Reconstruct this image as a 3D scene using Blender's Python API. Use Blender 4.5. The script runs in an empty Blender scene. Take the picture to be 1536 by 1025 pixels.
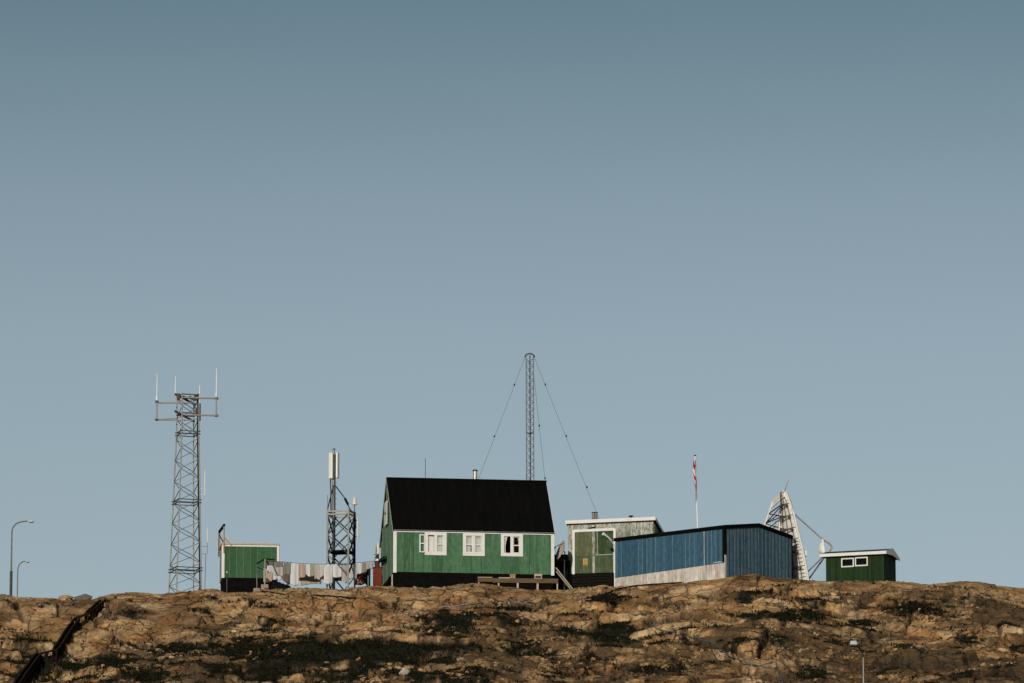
import bpy, math, random
import numpy as np
from mathutils import Vector, Matrix

R = math.radians
random.seed(7)
SC = bpy.context.scene
COL = SC.collection

# ------------------------------------------------------------------ camera
FPX, PITCH = 8500.0, R(10.3)
cam_d = bpy.data.cameras.new('camera')
cam = bpy.data.objects.new('camera', cam_d)
COL.objects.link(cam)
cam_d.sensor_width = 36.0
cam_d.lens = FPX * 36.0 / 1536.0
cam_d.clip_start = 1.0
cam_d.clip_end = 8000.0
cam.location = (0, 0, 0)
cam.rotation_euler = (R(90) + PITCH, 0, 0)
SC.camera = cam

# ------------------------------------------------------------------ light
SUN_AZ, SUN_EL = R(17), R(21)          # sun behind the camera, a little to its left
world = bpy.data.worlds.new('World')
SC.world = world
world.use_nodes = True
wn, wl = world.node_tree.nodes, world.node_tree.links
bg = wn['Background']
sky = wn.new('ShaderNodeTexSky')
sky.sky_type = 'NISHITA'
sky.sun_disc = False
sky.sun_elevation = SUN_EL
sky.sun_rotation = math.pi + SUN_AZ
sky.altitude = 50
sky.air_density = 1.0
sky.dust_density = 0.6
sky.ozone_density = 1.0
hs = wn.new('ShaderNodeHueSaturation')
hs.inputs['Saturation'].default_value = 0.62
hs.inputs['Value'].default_value = 1.0
wl.new(sky.outputs[0], hs.inputs['Color'])
# clear northern sky: the air deepens in tone with elevation above the horizon
tc = wn.new('ShaderNodeTexCoord')
sx = wn.new('ShaderNodeSeparateXYZ')
wl.new(tc.outputs['Generated'], sx.inputs[0])
rp = wn.new('ShaderNodeValToRGB')
e = rp.color_ramp.elements
e[0].position = 0.141; e[0].color = (0.835, 0.893, 0.908, 1)
e[1].position = 0.25; e[1].color = (0.42, 0.555, 0.57, 1)
for p_, c_ in ((0.179, (0.805, 0.88, 0.89)), (0.203, (0.715, 0.806, 0.804)), (0.2365, (0.475, 0.61, 0.62))):
    m_ = e.new(p_); m_.color = (*c_, 1)
wl.new(sx.outputs['Z'], rp.inputs[0])
mx = wn.new('ShaderNodeMixRGB'); mx.blend_type = 'MULTIPLY'; mx.inputs[0].default_value = 1.0
wl.new(hs.outputs[0], mx.inputs[1]); wl.new(rp.outputs[0], mx.inputs[2])
wl.new(mx.outputs[0], bg.inputs['Color'])
bg.inputs['Strength'].default_value = 0.07

sun_d = bpy.data.lights.new('sun', 'SUN')
sun_d.energy = 3.0
sun_d.angle = R(0.5)
sun_d.color = (1.0, 0.925, 0.82)
sun = bpy.data.objects.new('sun', sun_d)
COL.objects.link(sun)
sdir = Vector((-math.sin(SUN_AZ) * math.cos(SUN_EL), -math.cos(SUN_AZ) * math.cos(SUN_EL), math.sin(SUN_EL)))
sun.rotation_euler = sdir.to_track_quat('Z', 'Y').to_euler()

vs = SC.view_settings
vs.view_transform = 'Standard'; vs.look = 'None'; vs.exposure = 0.0; vs.gamma = 1.0
vs.use_curve_mapping = False
SC.cycles.max_bounces = 6

# ------------------------------------------------------------------ photo -> world helpers
CP, SP = math.cos(PITCH), math.sin(PITCH)
def zat(py, Y):
    v = (512.5 - py) / FPX
    return Y * (SP + v * CP) / (CP - v * SP)
def kx(px, py):
    u = (px - 768.0) / FPX; v = (512.5 - py) / FPX
    return u / (CP - v * SP)
def xat(px, py, Y):
    return kx(px, py) * Y
def P(px, py, Y):
    return Vector((xat(px, py, Y), Y, zat(py, Y)))

# ------------------------------------------------------------------ mesh builder
class MB:
    def __init__(s): s.v = []; s.f = []; s.sm = []
    def add(s, vs_, fs, smooth=False):
        o = len(s.v); s.v += [tuple(p) for p in vs_]
        for f in fs: s.f.append([i + o for i in f]); s.sm.append(smooth)
    def box(s, x0, x1, y0, y1, z0, z1):
        s.add([(x0,y0,z0),(x1,y0,z0),(x1,y1,z0),(x0,y1,z0),(x0,y0,z1),(x1,y0,z1),(x1,y1,z1),(x0,y1,z1)],
              [(3,2,1,0),(4,5,6,7),(0,1,5,4),(1,2,6,5),(2,3,7,6),(3,0,4,7)])
        return s
    def quad(s, a, b, c, d): s.add([a,b,c,d], [(0,1,2,3)]); return s
    def bar(s, p, q, w, h=None, up=(0,0,1)):
        p, q = Vector(p), Vector(q); h = h or w
        d = (q - p).normalized(); u = Vector(up)
        if abs(d.dot(u)) > 0.98: u = Vector((0.3, 1, 0))
        a = d.cross(u).normalized(); b = a.cross(d).normalized()
        a *= w / 2; b *= h / 2
        vs_ = [p-a-b, p+a-b, p+a+b, p-a+b, q-a-b, q+a-b, q+a+b, q-a+b]
        s.add(vs_, [(3,2,1,0),(4,5,6,7),(0,1,5,4),(1,2,6,5),(2,3,7,6),(3,0,4,7)]); return s
    def tube(s, pts, r, n=8, r2=None):
        pts = [Vector(p) for p in pts]; m = len(pts); rings = []
        for i, p in enumerate(pts):
            d = (pts[min(i+1, m-1)] - pts[max(i-1, 0)]).normalized()
            u = Vector((0,0,1)) if abs(d.z) < 0.95 else Vector((0.2,1,0))
            a = d.cross(u).normalized(); b = a.cross(d).normalized()
            rr = r if r2 is None else r + (r2 - r) * i / max(1, m-1)
            rings.append([p + a*rr*math.cos(2*math.pi*k/n) + b*rr*math.sin(2*math.pi*k/n) for k in range(n)])
        vs_ = [q for ring in rings for q in ring]; fs = []
        for i in range(m-1):
            for k in range(n):
                fs.append((i*n+k, i*n+(k+1)%n, (i+1)*n+(k+1)%n, (i+1)*n+k))
        s.add(vs_, fs, True)
        s.add(rings[0], [tuple(range(n))[::-1]]); s.add(rings[-1], [tuple(range(n))])
        return s
    def prism(s, poly, y0, y1):           # polygon in (x, z), extruded along y
        n = len(poly)
        s.add([(x,y0,z) for x,z in poly] + [(x,y1,z) for x,z in poly],
              [tuple(range(n)), tuple(range(n,2*n))[::-1]] + [(i+n, (i+1)%n+n, (i+1)%n, i) for i in range(n)]); return s
    def prismx(s, poly, x0, x1):          # polygon in (y, z), extruded along x
        n = len(poly)
        s.add([(x0,y,z) for y,z in poly] + [(x1,y,z) for y,z in poly],
              [tuple(range(n))[::-1], tuple(range(n,2*n))] + [(i, (i+1)%n, (i+1)%n+n, i+n) for i in range(n)]); return s
    def hole_wall(s, x0, x1, z0, z1, y, holes, t=0.12):
        xs = sorted({x0, x1, *[h[0] for h in holes], *[h[1] for h in holes]})
        zs = sorted({z0, z1, *[h[2] for h in holes], *[h[3] for h in holes]})
        for i in range(len(xs)-1):
            for j in range(len(zs)-1):
                cx, cz = (xs[i]+xs[i+1])/2, (zs[j]+zs[j+1])/2
                if any(h[0] < cx < h[1] and h[2] < cz < h[3] for h in holes): continue
                s.quad((xs[i],y,zs[j]), (xs[i+1],y,zs[j]), (xs[i+1],y,zs[j+1]), (xs[i],y,zs[j+1]))
        for a,b,c,d in holes:
            s.quad((a,y,c),(a,y+t,c),(b,y+t,c),(b,y,c)); s.quad((a,y,d),(b,y,d),(b,y+t,d),(a,y+t,d))
            s.quad((a,y,c),(a,y,d),(a,y+t,d),(a,y+t,c)); s.quad((b,y,c),(b,y+t,c),(b,y+t,d),(b,y,d))
        return s
    def build(s, name, m, parent=None, bevel=0):
        me = bpy.data.meshes.new(name)
        me.from_pydata(s.v, [], s.f); me.update()
        me.polygons.foreach_set('use_smooth', s.sm)
        me.materials.append(m)
        o = bpy.data.objects.new(name, me); COL.objects.link(o)
        if parent: o.parent = parent
        if bevel:
            b = o.modifiers.new('bevel', 'BEVEL'); b.width = bevel; b.segments = 2; b.limit_method = 'ANGLE'
        return o

def tag(o, label=None, cat=None, group=None, kind=None):
    if label: o['label'] = label
    if cat: o['category'] = cat
    if group: o['group'] = group
    if kind: o['kind'] = kind
    return o
def thing(name, label, cat, loc, rz=0, group=None):
    o = bpy.data.objects.new(name, None); COL.objects.link(o)
    o.empty_display_size = 0.3
    o.location = loc; o.rotation_euler = (0, 0, rz)
    return tag(o, label, cat, group)

# ------------------------------------------------------------------ materials
def nodes_of(name):
    m = bpy.data.materials.new(name); m.use_nodes = True
    nt = m.node_tree; return m, nt.nodes, nt.links, nt.nodes['Principled BSDF']
def ramp(n, pts):
    r = n.new('ShaderNodeValToRGB'); el = r.color_ramp.elements
    while len(el) < len(pts): el.new(0.5)
    for i, (p, c) in enumerate(pts):
        el[i].position = p; el[i].color = (*c, 1) if len(c) == 3 else c
    return r
def mixc(n, l, fac, a, b, mode='MIX'):
    m = n.new('ShaderNodeMixRGB'); m.blend_type = mode
    for i, v in ((0, fac), (1, a), (2, b)):
        if isinstance(v, (int, float)): m.inputs[i].default_value = v
        elif isinstance(v, tuple): m.inputs[i].default_value = (*v, 1)
        else: l.new(v, m.inputs[i])
    return m.outputs[0]
def mathn(n, l, op, a, b=None, clamp=False):
    m = n.new('ShaderNodeMath'); m.operation = op; m.use_clamp = clamp
    for i, v in ((0, a), (1, b)):
        if v is None: continue
        if isinstance(v, (int, float)): m.inputs[i].default_value = v
        else: l.new(v, m.inputs[i])
    return m.outputs[0]
def noise(n, l, vec, scale, detail=4, rough=0.55, mapscale=None):
    if mapscale:
        mp = n.new('ShaderNodeMapping'); mp.inputs['Scale'].default_value = mapscale
        l.new(vec, mp.inputs[0]); vec = mp.outputs[0]
    t = n.new('ShaderNodeTexNoise'); t.inputs['Scale'].default_value = scale
    t.inputs['Detail'].default_value = detail; t.inputs['Roughness'].default_value = rough
    l.new(vec, t.inputs['Vector']); return t.outputs['Fac']
def objvec(n): return n.new('ShaderNodeTexCoord').outputs['Object']
def add_bump(n, l, b, h, strength, dist=0.02):
    bp = n.new('ShaderNodeBump'); bp.inputs['Strength'].default_value = strength; bp.inputs['Distance'].default_value = dist
    l.new(h, bp.inputs['Height']); l.new(bp.outputs[0], b.inputs['Normal'])

def plain(name, col, rough=0.7, metal=0.0, var=0.25, scale=5.0, stain=None, stain_at=0.62, mapscale=None, bump=0.2, spec=None):
    m, n, l, b = nodes_of(name)
    b.inputs['Specular IOR Level'].default_value = spec if spec is not None else (0.04 if max(col) < 0.04 else 0.3)
    v = objvec(n)
    f = noise(n, l, v, scale, 5, 0.6, mapscale)
    dk = tuple(c * (1 - var) for c in col); lt = tuple(min(1, c * (1 + var)) for c in col)
    c = ramp(n, [(0.3, dk), (0.7, lt)]); l.new(f, c.inputs[0]); out = c.outputs[0]
    if stain:
        g = noise(n, l, v, scale * 1.7, 6, 0.65, mapscale)
        r2 = ramp(n, [(stain_at, (0,0,0)), (min(0.99, stain_at + 0.08), (1,1,1))]); l.new(g, r2.inputs[0])
        out = mixc(n, l, r2.outputs[0], out, stain)
    l.new(out, b.inputs['Base Color'])
    b.inputs['Roughness'].default_value = rough; b.inputs['Metallic'].default_value = metal
    if bump: add_bump(n, l, b, f, bump)
    return m

def boards(name, col, width, weather, wth=0.55, line=None, line_w=0.03, var=0.25, rough=0.75, patches=None, patch_at=0.6, streak=(9, 9, 0.7), line_p=1.0, sharp=0.12, mott=0.3):
    """vertical cladding: each board its own tone, weather streaks, joints"""
    m, n, l, b = nodes_of(name)
    v = objvec(n)
    s = n.new('ShaderNodeSeparateXYZ'); l.new(v, s.inputs[0])
    u = mathn(n, l, 'ADD', s.outputs['X'], s.outputs['Y'])
    u = mathn(n, l, 'DIVIDE', u, width)
    fl = mathn(n, l, 'FLOOR', u)
    wnz = n.new('ShaderNodeTexWhiteNoise'); wnz.noise_dimensions = '1D'; l.new(fl, wnz.inputs['W'])
    dk = tuple(c * (1 - var) for c in col); lt = tuple(c * (1 + var) for c in col)
    base = mixc(n, l, wnz.outputs['Value'], dk, lt)
    # streaks
    st = noise(n, l, v, 1.0, 6, 0.65, streak)
    r1 = ramp(n, [(wth, (0,0,0)), (wth + sharp, (1,1,1))]); l.new(st, r1.inputs[0])
    fac = r1.outputs[0]
    fac2 = mathn(n, l, 'MULTIPLY', fac, 0.75)
    out = mixc(n, l, fac2, base, weather)
    if patches:
        pn = noise(n, l, v, 1.6, 6, 0.7, (1, 1, 0.6))
        r2 = ramp(n, [(patch_at, (0,0,0)), (patch_at + 0.1, (1,1,1))]); l.new(pn, r2.inputs[0])
        out = mixc(n, l, mathn(n, l, 'MULTIPLY', r2.outputs[0], 0.7), out, patches)
    mt = noise(n, l, v, 5.0, 9, 0.72, (1, 1, 0.55))
    rm = ramp(n, [(0.30, (1-mott,)*3), (0.50, (1.0,)*3), (0.72, (1+mott*0.9,)*3)]); l.new(mt, rm.inputs[0])
    out = mixc(n, l, 1.0, out, rm.outputs[0], 'MULTIPLY')
    fr = mathn(n, l, 'FRACT', u)
    jl = mathn(n, l, 'LESS_THAN', fr, line_w)
    if line:
        w2 = n.new('ShaderNodeTexWhiteNoise'); w2.noise_dimensions = '1D'
        l.new(mathn(n, l, 'ADD', fl, 37.3), w2.inputs['W'])
        on = mathn(n, l, 'MULTIPLY', jl, mathn(n, l, 'LESS_THAN', w2.outputs['Value'], line_p))
        pn2 = noise(n, l, v, 1.3, 3)
        on = mathn(n, l, 'MULTIPLY', on, mathn(n, l, 'MULTIPLY', pn2, 1.7, True))
        out = mixc(n, l, on, out, line)
    l.new(out, b.inputs['Base Color'])
    b.inputs['Roughness'].default_value = rough; b.inputs['Specular IOR Level'].default_value = 0.15
    hh = mathn(n, l, 'SUBTRACT', mathn(n, l, 'MULTIPLY', st, 0.3), jl)
    add_bump(n, l, b, hh, 0.5, 0.012)
    return m

def pane_mat():
    m, n, l, b = nodes_of('window_glass')
    n.remove(b)
    o = n['Material Output']
    t = n.new('ShaderNodeBsdfTransparent'); t.inputs[0].default_value = (0.86, 0.9, 0.88, 1)
    g = n.new('ShaderNodeBsdfGlossy'); g.inputs['Roughness'].default_value = 0.03
    f = n.new('ShaderNodeFresnel'); f.inputs[0].default_value = 1.25
    mxs = n.new('ShaderNodeMixShader')
    l.new(f.outputs[0], mxs.inputs[0]); l.new(t.outputs[0], mxs.inputs[1]); l.new(g.outputs[0], mxs.inputs[2])
    l.new(mxs.outputs[0], o.inputs[0]); return m

M = {}
M['white'] = plain('white_paint', (0.66, 0.645, 0.61), 0.6, var=0.08, scale=3, stain=(0.45, 0.42, 0.36), stain_at=0.68)
M['white_metal'] = plain('white_metal', (0.74, 0.73, 0.7), 0.45, var=0.06, scale=4)
M['cream'] = plain('cream_plastic', (0.66, 0.62, 0.53), 0.5, var=0.05)
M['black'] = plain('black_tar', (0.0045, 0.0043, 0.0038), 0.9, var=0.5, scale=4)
M['blackwood'] = plain('black_timber', (0.009, 0.008, 0.006), 0.9, var=0.5, scale=3, mapscale=(1, 1, 8))
M['roof'] = plain('black_roof_metal', (0.0032, 0.0031, 0.0028), 0.8, var=0.35, scale=1.0, mapscale=(3, .5, .5), bump=0.05)
M['stairwood'] = plain('dark_stair_timber', (0.017, 0.0105, 0.0075), 0.9, var=0.5, scale=6)
M['steel'] = plain('galvanised_steel', (0.30, 0.28, 0.24), 0.6, 0.15, var=0.2, scale=6, stain=(0.13, 0.11, 0.09), stain_at=0.6)
M['darksteel'] = plain('dark_weathered_steel', (0.055, 0.053, 0.05), 0.7, 0.2, var=0.4, scale=6)
M['midsteel'] = plain('grey_weathered_steel', (0.14, 0.135, 0.125), 0.65, 0.2, var=0.4, scale=6)
M['pipe'] = plain('shiny_flue_steel', (0.5, 0.47, 0.42), 0.35, 0.7, var=0.2, scale=8)
M['brownpipe'] = plain('sooty_flue', (0.2, 0.16, 0.12), 0.5, 0.4, var=0.4, scale=8)
M['rust'] = plain('rust_red_paint', (0.125, 0.021, 0.005), 0.85, var=0.4, scale=5, stain=(0.08, 0.03, 0.02), stain_at=0.6)
M['wood'] = plain('weathered_timber', (0.105, 0.068, 0.034), 0.85, var=0.4, scale=3, mapscale=(0.6, 6, 6), stain=(0.08, 0.05, 0.03), stain_at=0.6)
M['palewood'] = plain('pale_timber', (0.42, 0.34, 0.26), 0.85, var=0.25, scale=4, mapscale=(1, 5, 5))
M['tanwood'] = plain('tan_timber', (0.33, 0.22, 0.12), 0.85, var=0.3, scale=5)
M['concrete'] = plain('concrete', (0.27, 0.21, 0.15), 0.9, var=0.2, scale=9, bump=0.5)
M['glass'] = pane_mat()
M['house_front'] = boards('green_house_panels', (0.052, 0.126, 0.062), 0.545, (0.13, 0.195, 0.13), wth=0.52, line=(0.02, 0.05, 0.025), line_w=0.05, var=0.24, line_p=0.55, mott=0.4)
M['house_side'] = boards('shaded_green_boards', (0.022, 0.055, 0.030), 0.27, (0.10, 0.16, 0.12), wth=0.6, var=0.15)  # green paint darkened to put the gable's grazing shade into the colour
M['batten'] = plain('lit_green_battens', (0.14, 0.22, 0.15), 0.8, var=0.2)  # same green paint, made paler to paint in sunlit batten sides
M['hut_green'] = boards('green_hut_panels', (0.037, 0.094, 0.044), 0.40, (0.075, 0.16, 0.08), wth=0.62, line=(0.16, 0.27, 0.16), line_w=0.035, var=0.12, line_p=0.8)
M['hut_side'] = boards('faded_green_boards', (0.30, 0.34, 0.26), 0.3, (0.4, 0.4, 0.33), var=0.12)
M['dark_green'] = boards('dark_green_boards', (0.011, 0.030, 0.0075), 0.13, (0.022, 0.05, 0.014), wth=0.58, line=(0.006, 0.012, 0.004), line_w=0.12, var=0.3)
M['blue'] = boards('blue_cladding', (0.035, 0.089, 0.135), 0.31, (0.065, 0.135, 0.185), wth=0.62, line=(0.30, 0.40, 0.46), line_w=0.05, var=0.13, patches=(0.055, 0.115, 0.16), line_p=0.6, mott=0.42)
M['blue_end'] = boards('blue_rusting_cladding', (0.032, 0.078, 0.112), 0.31, (0.085, 0.125, 0.15), wth=0.6, line=(0.20, 0.30, 0.35), line_w=0.06, var=0.2, patches=(0.12, 0.11, 0.09), patch_at=0.55, line_p=0.75)
M['strip'] = plain('lit_worn_blue_strip', (0.10, 0.145, 0.17), 0.8, var=0.5, scale=2.5, mapscale=(1, 1, 1.5), stain=(0.03, 0.06, 0.08), stain_at=0.55)  # worn blue, paler than the wall to paint in sunlit strip edges
M['bare_base'] = boards('bare_whitened_boards', (0.52, 0.475, 0.42), 0.31, (0.24, 0.23, 0.24), wth=0.56, line=(0.10, 0.10, 0.12), line_w=0.05, var=0.16, patches=(0.40, 0.29, 0.20), patch_at=0.55, mott=0.35)
M['peeling'] = boards('peeling_grey_boards', (0.36, 0.365, 0.32), 0.28, (0.075, 0.085, 0.05), wth=0.52, var=0.22, patches=(0.13, 0.145, 0.08), patch_at=0.5, streak=(13, 13, 3.2), sharp=0.06, mott=0.55)
M['door_pale'] = boards('faded_green_door', (0.095, 0.105, 0.055), 0.5, (0.16, 0.17, 0.11), wth=0.55, var=0.06, patches=(0.08, 0.10, 0.05), patch_at=0.52, mott=0.5)
M['door_dark'] = boards('green_door', (0.032, 0.058, 0.022), 0.45, (0.13, 0.15, 0.09), wth=0.56, var=0.12, patches=(0.12, 0.14, 0.08), patch_at=0.54, mott=0.6)
M['door_low'] = boards('green_kick_panel', (0.06, 0.085, 0.040), 0.45, (0.15, 0.165, 0.11), wth=0.54, var=0.1, mott=0.5)
M['yellow'] = plain('yellow_sign', (0.48, 0.29, 0.06), 0.6, var=0.12, scale=12)
M['signdark'] = plain('sign_print', (0.10, 0.055, 0.02), 0.7, var=0.1)
M['slats'] = plain('dark_base_slats', (0.010, 0.008, 0.006), 0.9, var=0.5, scale=3, mapscale=(1, 4, 14))
M['dish'] = plain('stained_dish', (0.47, 0.40, 0.31), 0.7, var=0.2, scale=6, stain=(0.30, 0.23, 0.16), stain_at=0.55)
M['reflector'] = plain('chalky_white_panels', (0.80, 0.77, 0.70), 0.7, var=0.12, scale=3, stain=(0.45, 0.40, 0.33), stain_at=0.6)
M['lampgrey'] = plain('grey_lamp_housing', (0.40, 0.40, 0.39), 0.5, var=0.1)
M['hose'] = plain('grey_blue_hose', (0.06, 0.09, 0.10), 0.5, var=0.2)
M['cable'] = plain('black_cable', (0.012, 0.011, 0.01), 0.6, var=0.3)
M['palepipe'] = plain('grey_pipe', (0.16, 0.155, 0.15), 0.5, var=0.2)
M['decal'] = plain('pale_blue_print', (0.45, 0.62, 0.70), 0.6, var=0.05)
M['awning'] = plain('dark_green_timber', (0.012, 0.03, 0.018), 0.8, var=0.3)

def cloth(name, col, var=0.05):
    m, n, l, b = nodes_of(name); v = objvec(n)
    f = noise(n, l, v, 4, 4)
    c = ramp(n, [(0.3, tuple(x*(1-var) for x in col)), (0.7, tuple(min(1, x*(1+var)) for x in col))]); l.new(f, c.inputs[0])
    l.new(c.outputs[0], b.inputs['Base Color']); b.inputs['Roughness'].default_value = 0.9
    w = noise(n, l, v, 90, 2); add_bump(n, l, b, w, 0.15, 0.004)
    return m
def cloth_striped():
    m, n, l, b = nodes_of('striped_cloth'); v = objvec(n)
    w = n.new('ShaderNodeTexWave'); w.bands_direction = 'DIAGONAL'; w.inputs['Scale'].default_value = 1.5
    w.inputs['Distortion'].default_value = 3.5; w.inputs['Detail'].default_value = 1
    l.new(v, w.inputs[0])
    r = ramp(n, [(0.0, (0.70, 0.26, 0.10)), (0.25, (0.75, 0.68, 0.60)), (0.45, (0.36, 0.42, 0.20)), (0.6, (0.76, 0.70, 0.66)), (0.8, (0.60, 0.12, 0.20)), (0.95, (0.62, 0.56, 0.50))])
    l.new(w.outputs['Fac'], r.inputs[0]); l.new(r.outputs[0], b.inputs['Base Color']); b.inputs['Roughness'].default_value = 0.9
    return m
def cloth_floral():
    m, n, l, b = nodes_of('floral_cloth'); v = objvec(n)
    t = n.new('ShaderNodeTexVoronoi'); t.inputs['Scale'].default_value = 6.5; l.new(v, t.inputs['Vector'])
    r = ramp(n, [(0.28, (0.50, 0.26, 0.14)), (0.45, (0.20, 0.08, 0.035)), (0.55, (0.035, 0.010, 0.008))])
    f2 = mathn(n, l, 'ADD', t.outputs['Distance'], mathn(n, l, 'MULTIPLY', noise(n, l, v, 9, 3), 0.2))
    l.new(mathn(n, l, 'SUBTRACT', f2, 0.1), r.inputs[0]); l.new(r.outputs[0], b.inputs['Base Color']); b.inputs['Roughness'].default_value = 0.9
    return m
def cloth_flag():
    m, n, l, b = nodes_of('flag_cloth'); v = objvec(n)
    a = n.new('ShaderNodeAttribute'); a.attribute_name = 'flagw'
    r = ramp(n, [(0.47, (0.30, 0.016, 0.02)), (0.53, (0.70, 0.62, 0.58))]); r.color_ramp.interpolation = 'LINEAR'
    l.new(a.outputs['Fac'], r.inputs[0]); l.new(r.outputs[0], b.inputs['Base Color']); b.inputs['Roughness'].default_value = 0.85
    return m

# ------------------------------------------------------------------ terrain function
def h2(ix, iy, k):
    a = (ix.astype(np.int64) * 374761393 + iy.astype(np.int64) * 668265263 + k * 974634941) & 0xFFFFFFFF
    a = ((a ^ (a >> 13)) * 1274126177) & 0xFFFFFFFF
    a = a ^ (a >> 16)
    return (a & 0xFFFFFF) / float(0x1000000)
def vnoise(x, y, k):
    ix, iy = np.floor(x), np.floor(y); fx, fy = x - ix, y - iy
    fx = fx*fx*fx*(fx*(fx*6-15)+10); fy = fy*fy*fy*(fy*(fy*6-15)+10)
    a, b = h2(ix, iy, k), h2(ix+1, iy, k); c, d = h2(ix, iy+1, k), h2(ix+1, iy+1, k)
    return (a + (b-a)*fx) * (1-fy) + (c + (d-c)*fx) * fy - 0.5
def fbm(x, y, k, o=4, g=0.5):
    s = 0; a = 1.0
    for i in range(o):
        s = s + a * vnoise(x, y, k+i); x = x*2.03 + 7.1; y = y*2.03 - 3.7; a *= g
    return s
def facets(x, y, k):
    """cellular facets: offset + tilt per cell, and distance to the joint"""
    ix, iy = np.floor(x), np.floor(y)
    f1 = np.full(x.shape, 9.0); f2 = np.full(x.shape, 9.0)
    off = np.zeros(x.shape); tx = np.zeros(x.shape); ty = np.zeros(x.shape); dx1 = np.zeros(x.shape); dy1 = np.zeros(x.shape); ct = np.zeros(x.shape)
    for i in (-1, 0, 1):
        for j in (-1, 0, 1):
            cx, cy = ix+i, iy+j
            qx = cx + 0.1 + 0.8*h2(cx, cy, k); qy = cy + 0.1 + 0.8*h2(cx, cy, k+1)
            dx, dy = x-qx, y-qy
            d = np.sqrt(dx*dx + dy*dy)
            n1 = d < f1
            f2 = np.where(n1, f1, np.minimum(f2, d)); f1 = np.where(n1, d, f1)
            off = np.where(n1, h2(cx, cy, k+2)-0.5, off)
            tx = np.where(n1, h2(cx, cy, k+3)-0.5, tx); ty = np.where(n1, h2(cx, cy, k+4)-0.5, ty)
            ct = np.where(n1, h2(cx, cy, k+5), ct)
            dx1 = np.where(n1, dx, dx1); dy1 = np.where(n1, dy, dy1)
    return off, tx*dx1 + ty*dy1, f2-f1, ct

YC = 309.0
PROF = [(-400,935),(-150,905),(0,893),(12,892),(22,895),(40,896),(85,898),(140,899),(152,896),(170,891),(196,887),(215,888),(240,891),(265,891),(290,888),(310,885),
        (325,884),(336,889),(380,888),(402,886),(440,884),(480,884),(520,885),(545,881),(575,881),(640,882),(690,877),(710,874),(730,875),(760,880),
        (800,884),(850,885),(885,882),(905,880),(925,881),(970,878),(1020,874),(1050,872),(1090,869),(1110,867),(1140,865),(1165,867),(1200,870),
        (1240,873),(1290,876),(1345,875),(1370,877),(1395,879),(1430,876),(1450,874),(1485,876),(1536,880),(1700,900),(2000,945)]
PX = np.array([xat(p, q, YC) for p, q in PROF]); PZ = np.array([zat(q, YC) for p, q in PROF])
def sstep(a, b, x):
    t = np.clip((x-a)/(b-a), 0, 1); return t*t*(3-2*t)

def terrain(x, y):
    x = np.asarray(x, float); y = np.asarray(y, float)
    zc = np.interp(x, PX, PZ) + 0.2
    zc = zc - np.clip(np.abs(x)-55, 0, 400)*0.10
    d = YC - y
    wob = 0.9*vnoise(x/6.0, x*0+3.3, 5)
    S = 0.45; k = 1.2
    dd = d - 1.0 + wob*sstep(0.5, 4, d)
    drop = S*k*np.logaddexp(0, dd/k)
    back = np.clip(y-365, 0, None); drop = drop + 0.25*back
    z = zc - drop
    A = sstep(-2.5, 5.0, d)                 # roughness grows below the brow
    plate = 1 - sstep(1.5, 5, -d)
    far = sstep(-60, -44, x) * (1-sstep(44, 60, x)) * sstep(262, 280, y) * (1-sstep(325, 345, y)) 
    wx = x + 0.45*fbm(x/2.6, y/2.6, 11, 3); wy = y + 0.6*fbm(x/2.6, y/2.6, 21, 3)
    big = 1.5*fbm(x/9.0, y/5.0, 31, 3)
    o1, t1, e1, c1 = facets(wx/3.2 + 0.10*wy, wy/3.0, 41)
    o2, t2, e2, c2 = facets(wx/1.25, wy/1.3 + 0.15*wx, 51)
    o3, t3, e3, c3 = facets(wx/0.45, wy/0.50, 61)
    rub = sstep(-0.05, 0.35, fbm(x/5.0, y/3.5, 71, 3) + 0.12*sstep(8, 20, x) + 0.05*sstep(2, 12, d))
    # bedding: ledges with steep faces and gentler treads, dipping slightly
    zb = -drop + big*A*0.45
    ledge = 0; tread = 0
    for hs_, kk, sd in ((0.95, 0.62, 131), (0.36, 0.55, 141)):
        sq = (zb + 0.07*x + 0.55*fbm(x/4.5, y/3.5, sd, 4, 0.6)*(1.4 if hs_ > .5 else .8) + 0.10*o1 + 0.12*o2) / hs_
        tq = sq - np.floor(sq)
        rise = sstep(0.70, 0.97, tq)
        tread = tread + (0.65 if hs_ > .5 else .35)*(1-sstep(0.25, 0.6, tq))
        ledge = ledge + hs_*(rise - tq)*kk*sstep(-0.35, 0.25, fbm(x/6.0, y/4.0, sd+5, 2))
    hgt = big*A*0.45 + ledge*A
    hgt = hgt + (0.12+0.88*A)*(0.42*o1 + 0.75*t1 - 0.25*np.exp(-(e1/0.035)**2))
    hgt = hgt + (0.25+0.75*A)*(0.15*o2 + 0.34*t2 - 0.13*np.exp(-(e2/0.05)**2))*(0.25+0.85*rub)*plate
    hgt = hgt + (0.4+0.6*A)*(0.07*o3 + 0.14*t3)*(0.05+0.95*rub)*plate
    hgt = hgt + 0.05*fbm(x/0.45, y/0.45, 81, 4, 0.65)
    hgt = hgt*(1 - 0.85*sstep(1.5, 4, -d))
    z = z + hgt*far
    foot = -1.7 + 0.6*vnoise(x/40, y/40, 91)*0
    # smooth meeting with the flat ground at the foot of the hill
    q = 4.0
    z = foot + q*np.logaddexp(0, (z-foot)/q)
    return z, dict(e1=e1, e2=e2, c1=c1, c2=c2, c3=c3, e3=e3, rub=rub, o1=o1, tread=tread*A)

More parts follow.
